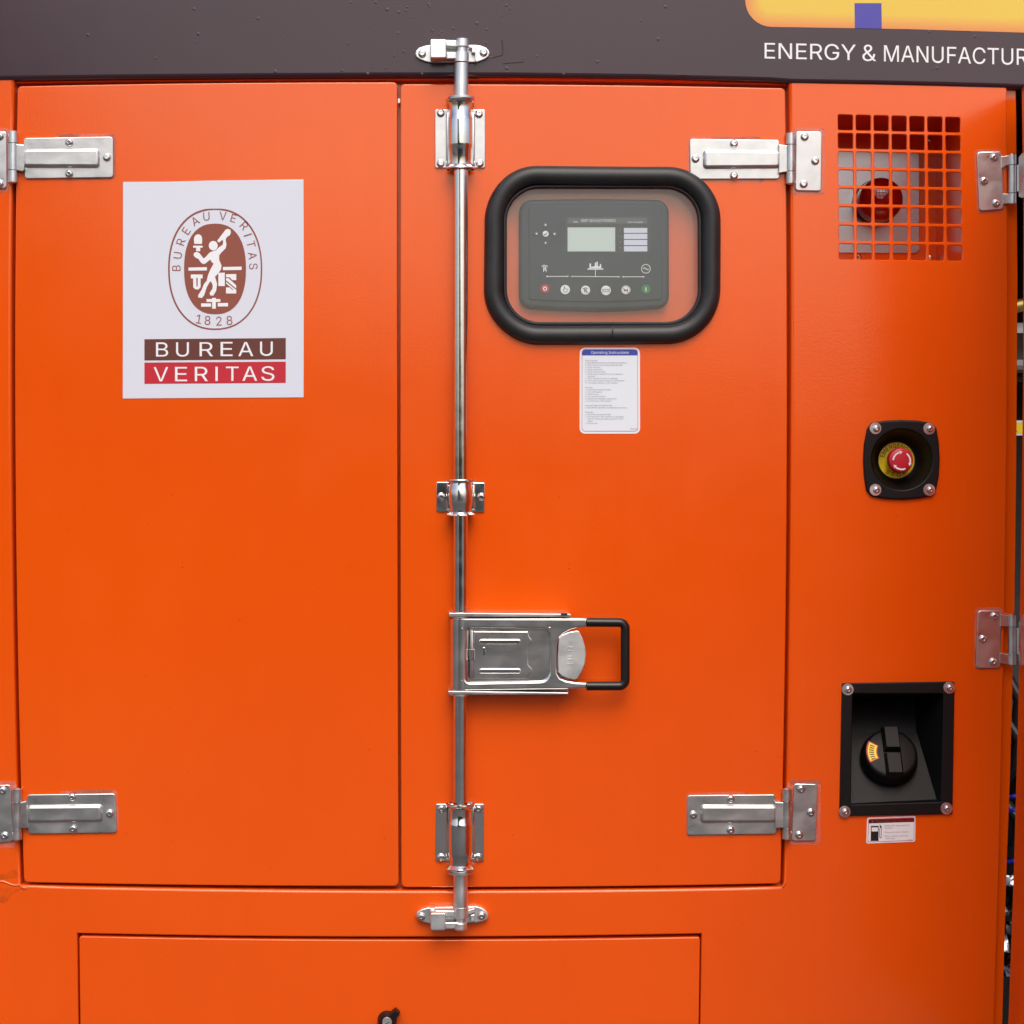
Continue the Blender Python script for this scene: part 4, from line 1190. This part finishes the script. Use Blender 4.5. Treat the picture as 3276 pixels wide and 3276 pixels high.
for ch, a in zip('EMERGENCY', [64, 48, 31, 15, 0, -16, -32, -48, -64]):
    rad = 47.5; aa = a + 8
    turned(B, ch, ZE(812, 0)[0] - rad * sin(radians(aa)), ZE(0, 835)[1] - rad * cos(radians(aa)), 14, aa, YB - .0003, xs=.92, bold=.012)
for ch, a in zip('STOP', [-38, -15, 9, 32]):
    rad = 46.5
    turned(B, ch, ZE(812, 0)[0] + rad * sin(radians(a)), ZE(0, 835)[1] + rad * cos(radians(a)), 14.5, a, YB - .0003, xs=.95, bold=.014)
B.obj('disc_lettering', M['black_ink'], lb, smooth=0)
bt = W(*ZE(893, 842), .003); rB = 40.5 / K
B = MB(); B.lathe(Vector((lc.x, YB - .0001, lc.z)), (0, -1, 0), [(0, rB * .72), (.012, rB * .70), (.014, rB * .86), (.016, rB * .95), (.022, rB * 1.0), (.0305, rB * .985), (.033, rB * .955), (.0340, rB * .90), (.0348, rB * .5), (.035, .0004)], 48); bn = B.obj('mushroom_button', M['button_red'], es, smooth=40)
B = MB()
bx, by = ZE(893, 842)
yA = YB - .0354
for a0 in (172, 52, 292):
    pts = [(bx + 27.5 * cos(radians(a0 - 68 * i / 10)), by - 27.5 * sin(radians(a0 - 68 * i / 10))) for i in range(11)]
    B.line(pts, 5.2, yA)
    a1 = a0 - 68; tx, ty = sin(radians(a1)), cos(radians(a1)); ex, ey = pts[-1]
    rx_, ry_ = cos(radians(a1)), -sin(radians(a1))
    B.flat([(ex + tx * 9, ey + ty * 9), (ex + rx_ * 6, ey + ry_ * 6), (ex - rx_ * 6, ey - ry_ * 6)], yA - .0001)
B.obj('arrow_print', M['white'], bn, smooth=0)
for q in ((487, 340), (1318, 345), (487, 1290), (1318, 1290)):
    screw(*ZE(*q), -.0060, es, WASH, 'washer'); screw(*ZE(q[0] + 14, q[1] + 4), -.0076, es, SCREW_S)

# ------------------------------------------------------------------ fuel filler
ff_ = thing('fuel_filler', 'black square fuel filler pocket with round screw cap below the emergency button', 'fuel filler', W(*ZF(670, 1420), 0))
fo_ = rnd(ZF([(138, 110), (1250, 95), (1228, 1405), (112, 1425)]), 6, 4)
fi_ = rnd(ZF([(240, 213), (1135, 214), (1112, 1282), (224, 1308)]), 4, 3)
B = MB(); B.plate(fo_, -.0050, -.0002, .0016, holes=[fi_], seg=2); B.obj('surround', M['plastic'], ff_)
def F(x, y, d): return W(*ZF(x, y), d)
y0 = -.0032
TLf, TRf, BRf, BLf = F(232, 206, y0), F(1142, 206, y0), F(1120, 1290, y0), F(216, 1316, y0)
SBL, SBR = F(216, 1296, .010), F(1068, 1256, .010)
STL, STR = F(196, 600, .075), F(868, 582, .075)
UTL, UTR = F(196, 250, .105), F(850, 250, .105)
B = MB()
B.add([SBL, SBR, STR, STL], [(0, 1, 2, 3)])
B.add([TRf, BRf, SBR, STR, UTR], [(0, 1, 2), (0, 2, 3), (0, 3, 4)])
B.add([TLf, BLf, SBL, STL, UTL], [(0, 1, 2), (0, 2, 3), (0, 3, 4)])
B.add([TLf, TRf, UTR, UTL], [(0, 1, 2, 3)])
B.add([UTL, UTR, STR, STL], [(0, 1, 2, 3)])
B.add([BLf, BRf, SBR, SBL], [(0, 1, 2, 3)])
B.obj('pocket', M['plastic'], ff_, smooth=0, recalc=False)
sn = (SBR - SBL).cross(STL - SBL).normalized()
if sn.y > 0: sn = -sn
ctr = F(590, 870, .045)
ctr = ctr - sn * (ctr - SBL).dot(sn)
rc = 92 / K
upv = (STL - SBL).normalized(); rt = Vector((1, 0, 0)); rt = (rt - sn * rt.dot(sn)).normalized()
upv = sn.cross(rt) if sn.cross(rt).z > 0 else -sn.cross(rt)
B = MB(); B.lathe(ctr + sn * .0006, sn, [(0, rc * .92), (.008, rc * .93), (.0085, rc), (.012, rc * 1.0), (.014, rc * .97), (.016, rc * .955), (.028, rc * .93), (.031, rc * .89), (.0325, rc * .80), (.033, .0006)], 48, ref=rt)
cp = B.obj('screw_cap', M['plastic'], ff_, smooth=40)
def capbox(B, u0, u1, v0, v1, h0, h1, tap):
    vs = []
    for h, t in ((h0, 0), (h1, tap)):
        for u, v in ((u0 + t, v0 + t), (u1 - t, v0 + t), (u1 - t, v1 - t), (u0 + t, v1 - t)):
            vs.append(ctr + rt * u * rc + upv * v * rc + sn * h)
    B.add(vs, [(0, 1, 2, 3), (4, 5, 6, 7), (0, 1, 5, 4), (1, 2, 6, 5), (2, 3, 7, 6), (3, 0, 4, 7)])
B = MB(); capbox(B, -.27, .36, -.90, .0, .0325, .0420, .09); B.obj('grip_bar', M['plastic'], cp)
B = MB(); capbox(B, -.27, .36, .012, .95, .0325, .0465, .09); B.obj('grip_bar', M['plastic'], cp)
B = MB()
def sector(B, r0, r1, a0, a1, h, n=10):
    vs = [];
    for i in range(n + 1):
        a = radians(a0 + (a1 - a0) * i / n)
        for r in (r0, r1): vs.append(ctr + (rt * cos(a) + upv * sin(a)) * r * rc + sn * h)
    B.add(vs, [(2 * i, 2 * i + 1, 2 * i + 3, 2 * i + 2) for i in range(n)])
sector(B, .48, .86, 148, 206, .03365); B.obj('red_label', M['red_ink'], cp, smooth=0)
B = MB(); sector(B, .52, .81, 151, 203, .0339); yl = B.obj('yellow_label', M['yellow'], cp, smooth=0)
B = MB()
for a in range(156, 202, 7):
    sector(B, .60, .76, a, a + 3.4, .0341, 2)
B.obj('label_marks', M['black_ink'], cp, smooth=0)
for q in ((192, 172), (1195, 155), (163, 1380), (1167, 1348)):
    screw(*ZF(*q), -.0048, ff_, WASH, 'washer'); screw(*ZF(q[0] + 6, q[1] + 2), -.0064, ff_, SCREW_S)

# fuel sticker
fs_ = thing('fuel_sticker', 'small white fuel filling sticker with pump symbol and black header', 'sticker', W(*ZF(620, 1690), 0))
B = MB(); B.plate(rnd(ZF([(383, 1437), (861, 1421), (857, 1676), (374, 1694)]), 6, 5), -.0007, -.0001); B.obj('sheet', M['white'], fs_, smooth=0)
B = MB(); B.flat(rnd(ZF([(397, 1451), (850, 1435), (846, 1664), (388, 1681)]), 5, 4), -.0009); B.obj('red_border', M['bar_red'], fs_, smooth=0)
B = MB(); B.flat(rnd(ZF([(400, 1495), (847, 1480), (843, 1660), (392, 1677)]), [0, 0, 5, 5], 4), -.0011); B.obj('text_field', M['white'], fs_, smooth=0)
B = MB(); B.flat(ZF([(402, 1462), (849, 1446), (847, 1480), (400, 1495)]), -.0011); hb2 = B.obj('header_bar', M['black_ink'], fs_, smooth=0)
B = MB(); fit(B, 'Fuel Filling and Instruction', *[ZF(v, 0)[0] for v in (470, 838)], ZF(0, 1463)[1], ZF(0, 1486)[1], -.0013, bold=.015, skew=-.03); B.flat(ZF([(437, 1462), (454, 1487), (421, 1488)]), -.0013); B.obj('header_lettering', M['red_ink'], hb2, smooth=0)
B = MB()
B.flat(ZF([(421, 1520), (496, 1518), (495, 1662), (499, 1662), (499, 1667), (414, 1669), (414, 1664), (419, 1664)]), -.0013, [ZF([(428, 1534), (490, 1532), (490, 1573), (427, 1574)])])
B.line(ZF([(497, 1550), (507, 1552), (507, 1632), (514, 1640), (521, 1632), (524, 1545), (510, 1520)]), 1.6, -.0013)
B.flat(ZF([(508, 1505), (528, 1530), (524, 1545), (508, 1535)]), -.0013)
B.obj('pump_symbol', M['black_ink'], fs_, smooth=0)
B = MB()
for xx, yy, s_, sz in ((558, 1526, 'DIESEL FUEL can cause fire or', 4.4), (558, 1548, 'explosion', 4.4), (572, 1590, 'Stop engine before refueling.', 4.2), (572, 1628, 'Keep cigarettes, sparks and', 4.2), (570, 1650, 'flame away.', 4.2), (782, 1662, 'M00208', 2.8)):
    line_of(B, s_, *ZF(xx, yy), sz, -.0013, xs=.92, skew=-.03)
B.obj('small_print', M['grey_ink'], fs_, smooth=0)
B = MB()
for yy in (1581, 1620): B.flat(ZF(circ(561, yy, 5, n=10)), -.0013)
B.obj('bullet_marks', M['red_ink'], fs_, smooth=0)

# ------------------------------------------------------------------ quarter-turn latch of the hatch
ZQ = zoom(1160, 3180, 160 / 1932)
lt = thing('hatch_latch', 'black wing knob latch with silver key cylinder on the lower hatch', 'latch', W(1238, 3300, 0))
lc_ = W(*ZQ(950, 1010), 0)
B = MB(); B.lathe(lc_, (0, -1, 0), [(0, 31 / K), (.003, 31 / K), (.010, 27 / K), (.020, 24.5 / K), (.022, 22 / K)], 32); B.obj('knob', M['plastic'], lt, smooth=35)
ang = radians(47); du = Vector((cos(ang), 0, sin(ang))); dv = Vector((-sin(ang), 0, cos(ang)))
def wing(sgn):
    B = MB(); vs = []
    for h, k in ((-.004, 1.0), (-.024, .86)):
        for u, v in ((8, -15), (51, -10.5), (51, 10.5), (8, 15)):
            vs.append(lc_ + du * sgn * u / K + dv * v * k / K + Vector((0, h, 0)))
    B.add(vs, [(0, 1, 2, 3), (4, 5, 6, 7), (0, 1, 5, 4), (1, 2, 6, 5), (2, 3, 7, 6), (3, 0, 4, 7)]); B.obj('wing', M['plastic'], lt, smooth=0)
wing(1); wing(-1)
B = MB(); kc = W(*ZQ(948, 1070), -.022); B.lathe(kc, (0, -1, 0), [(0, 15.4 / K), (.0035, 15.4 / K), (.0042, 14.2 / K)], 28); ky_ = B.obj('key_cylinder', M['satin'], lt)
B = MB(); B.plate([(x, y) for x, y in [ZQ(860, 1155), ZQ(1030, 1080), ZQ(1040, 1100), ZQ(880, 1180)]], -.0268, -.0262); B.obj('key_slot', M['gloss_black'], ky_)

# ------------------------------------------------------------------ what shows through the gap of the open door
def inside(name, label, cat, x0, y0_, x1, y1_, ya_, yb_, mat, bev=.004):
    B = MB(); B.plate(rect(x0, y0_, x1, y1_, 12), ya_, yb_, bev, seg=3)
    return tag(B.obj(name, M[mat], None), label, cat)
inside('air_cleaner', 'pale grey housing glimpsed in the gap at the right edge', 'engine part', 3150, 1030, 3700, 1186, .40, .60, 'light_grey', .02)
inside('engine_block', 'dark grey engine block glimpsed in the gap beside the open door', 'engine part', 3140, 1188, 3900, 2360, .48, .95, 'dark_grey', .02)
B = MB(); B.plate(rect(3160, 1345, 3420, 1393), .470, .476); wl = tag(B.obj('warning_label', M['white'], None), 'yellow and white warning label inside the gap at the right', 'label')
B = MB(); B.flat(rect(3160, 1352, 3420, 1387), .4696); B.obj('yellow_field', M['yellow'], wl, smooth=0)
B = MB(); B.flat([(3238, 1382), (3254, 1382), (3246, 1360)], .4692); B.obj('warning_triangle', M['black_ink'], wl, smooth=0)
B = MB(); B.tube([W(3215, 985, .42), W(3250, 980, .40), W(3300, 968, .40), W(3420, 960, .42)], .012, 14); tag(B.obj('brass_pipe', plain('brass', (.55, .40, .12, 1), .35, metal=.7), None), 'thin brass coloured pipe near the top of the gap', 'pipe')
for i, (ya_, yb2) in enumerate(((2150, 2330), (2290, 2450), (2560, 2700))):
    B = MB(); B.tube([W(3170, ya_, .32), W(3225, ya_ + 20, .30), W(3262, (ya_ + yb2) / 2, .29), W(3250, yb2, .30), W(3200, yb2 + 60, .33)], .011, 12)
    tag(B.obj('black_hose', M['rubber'], None), ['upper black hose curving inside the right gap', 'middle black hose curving inside the right gap', 'lowest black hose curving inside the right gap'][i], 'hose', 'hoses inside the gap')
for i, yy in enumerate((2548, 2592, 2755)):
    B = MB(); B.tube([W(3205, yy + 8, .26), W(3240, yy, .25), W(3275, yy - 6, .26)], .0035, 8)
    tag(B.obj('blue_cable', M['blue_wire'], None), ['uppermost blue cable inside the right gap', 'second blue cable inside the right gap', 'blue cable just above the foil inside the right gap'][i], 'cable', 'blue cables inside the gap')
B = MB(); n_ = 14; vs = []; fs = []
for i in range(n_ + 1):
    for j in range(7):
        p0 = W(3170 + j * 22 - i * 1.5, 2805 + i * 23, .22); vs.append(p0 + Vector((random.uniform(-.003, .003), random.uniform(-.014, .014), random.uniform(-.004, .004))))
for i in range(n_):
    for j in range(6): fs.append((i * 7 + j, i * 7 + j + 1, i * 7 + 8 + j, i * 7 + 7 + j))
B.add(vs, fs); B.add([v + Vector((0, .02, 0)) for v in vs], fs)
tag(B.obj('foil_duct', M['foil'], None, smooth=60), 'crinkled silver foil wrap low in the gap at the right', 'foil')
